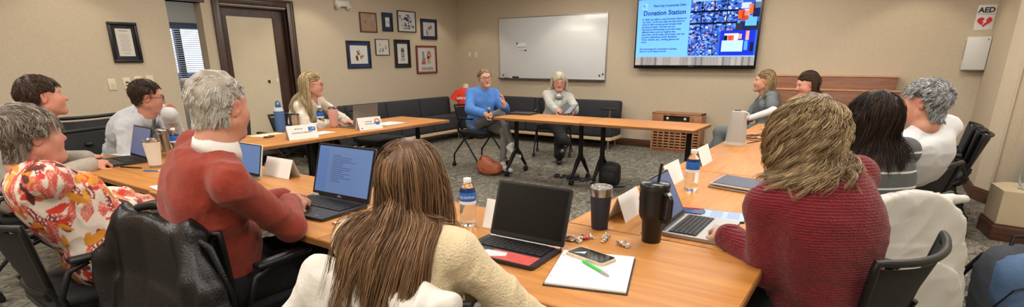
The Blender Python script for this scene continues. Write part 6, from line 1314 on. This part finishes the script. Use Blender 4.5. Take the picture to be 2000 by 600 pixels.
# backpack
t = thing('backpack', 'blue and grey backpack on the floor in the lower right corner', 'backpack', (.72, 3.55, 0), math.radians(-150)); BKB = mat('pack_blue', '4a6488', .75, bump=.3, bscale=200, nscale=8, namt=.15); BKG = mat('pack_grey', '3c4048', .8, bump=.3, bscale=200)
S = Sdf(); S.sup((0, 0, .25), (.17, .12, .25), np.array(rotm(.12, 0, 0)), .03); S.sup((0, .11, .17), (.14, .07, .15), np.eye(3), .02); V, Fq = S.mesh(.009); V = folds(V, vnormals(V, Fq), 84, .006, 20); V[:, 2] = np.maximum(V[:, 2], .002); raw_mesh('body', V, Fq, BKG, t)
S = Sdf(); S.sup((0, .06, .30), (.155, .12, .18), np.array(rotm(.12, 0, 0)), .02); S.sup((0, .15, .17), (.12, .05, .12), np.eye(3), .02); V, Fq = S.mesh(.009); V = folds(V, vnormals(V, Fq), 85, .005, 22); V[:, 2] = np.maximum(V[:, 2], .01); raw_mesh('front_panel', V, Fq, BKB, t)
m = MB()
for dx in (-.09, .09): m.tube([(dx, -.10, .42), (dx*1.3, -.16, .30), (dx*1.6, -.25, .10), (dx*2.0, -.36, .02), (dx*1.6, -.42, .018), (dx*1.1, -.30, .02), (dx, -.14, .06)], .015, 8)
m.build('strap', BLACK, t); m = MB(); m.tube([(-.04, -.02, .49), (-.03, -.03, .54), (.03, -.03, .54), (.04, -.02, .49)], .010, 8); m.build('top_loop', BLACK, t); m = MB(); m.tube([(-.15, .10, .20), (-.13, .17, .33), (0, .20, .38), (.13, .17, .33), (.15, .10, .20)], .004, 6); m.build('zip', BLACK, t)
m = MB(); m.box((.05, .213, .16), (.07, .004, .05), rotm(0, .5, 0)); m.build('white_patch', PAPER, t)
m = MB(); m.tube([Vector(v) for v in ((.30, 3.62, .006), (.42, 3.78, .006), (.55, 3.86, .006), (.66, 3.80, .006), (.74, 3.66, .006))], .004, 6); o = m.build('white_cable', WHITEP); tag(o, 'thin white cable curving across the carpet to the backpack', 'cable')
# ---------------------------------------------------------------- clothes over chair backs
def drape(name, label, cat, x, y, az, mt, top=.84, w=.27, back=.50, front=.10, th=.035, seed=1, amp=.016, freq=16, sleeves=True, flare=.06, aniso=(1.6, 1.6, .35), h=.009, extra=None):
    """garment hung over a chair back whose origin is x,y; local -y is behind the chair"""
    t = thing(name, label, cat, (x, y, 0), math.radians(az)); S = Sdf(); yb = -.315
    S.cap((-w+.03, yb+.015, top-.012), (w-.03, yb+.015, top-.012), th*1.1, th*1.1, .03)
    S.sup((0, yb-.035, top-back/2), (w, th, back/2+.03), np.array(rotm(-.03, 0, 0)), .03); S.sup((0, yb-.055, top-back*.72), (w+flare, th*1.1, back*.36), np.eye(3), .05)
    S.sup((0, yb+.065, top-front/2), (w-.03, th*.6, front/2+.02), np.array(rotm(-.12, 0, 0)), .03)
    if sleeves:
        for s in (-1, 1): S.chain([(s*(w-.05), yb+.0, top-.02), (s*(w+.015), yb-.05, top-.16), (s*(w+.03), yb-.075, top-.38), (s*(w+.01), yb-.085, top-back-.02)], [.045, .048, .046, .04], .03)
    if extra: extra(S)
    V, Fq = S.mesh(h); V = folds(V, vnormals(V, Fq), seed, amp, freq, aniso); raw_mesh('cloth', V, Fq, mt, t); return t
LEATH = mat('black_leather', '0f0f11', .36, bump=.25, bscale=120, spec=.45)
t = drape('leather_jacket', 'black leather jacket hung over the chair of the person in the rust sweater', 'jacket', -2.14, 1.12, 4, LEATH, top=.85, w=.265, back=.62, front=.14, seed=101, amp=.012, freq=8, aniso=(1.8, 1.8, .35), extra=lambda S: S.chain([(.20, -.32, .82), (.34, -.34, .66), (.43, -.34, .48), (.46, -.34, .30)], [.03, .042, .05, .05], .04))
m = MB(); m.tube([(-.14, -.30, .885), (-.07, -.275, .90), (.0, -.27, .905), (.07, -.275, .90), (.14, -.30, .885)], [.014, .018, .018, .018, .014], 8); m.build('collar', LEATH, t)
m = MB(); m.tube([(.22, -.33, .86), (.30, -.30, .80), (.33, -.27, .62), (.34, -.28, .40)], .013, 8); m.build('lapel_edge', LEATH, t)
WJK = mat('white_jacket_cloth', 'cfcbc4', .8, bump=.2, bscale=80)
drape('white_jacket', 'white soft jacket hung over the chair of the long-haired person', 'jacket', -1.03, 1.17, 2, WJK, top=.86, w=.255, back=.6, front=.12, seed=105, amp=.012, freq=13)
t = drape('white_coat', 'long white coat spread over a chair back and hanging to the floor at the right', 'coat', .0, 3.10, 37, mat('white_coat_cloth', 'c9c9c4', .7, bump=.15, bscale=60), top=.83, w=.275, back=.80, front=.12, seed=109, amp=.011, freq=9, sleeves=False, flare=.0, aniso=(1.3, 1.3, .6), th=.016)
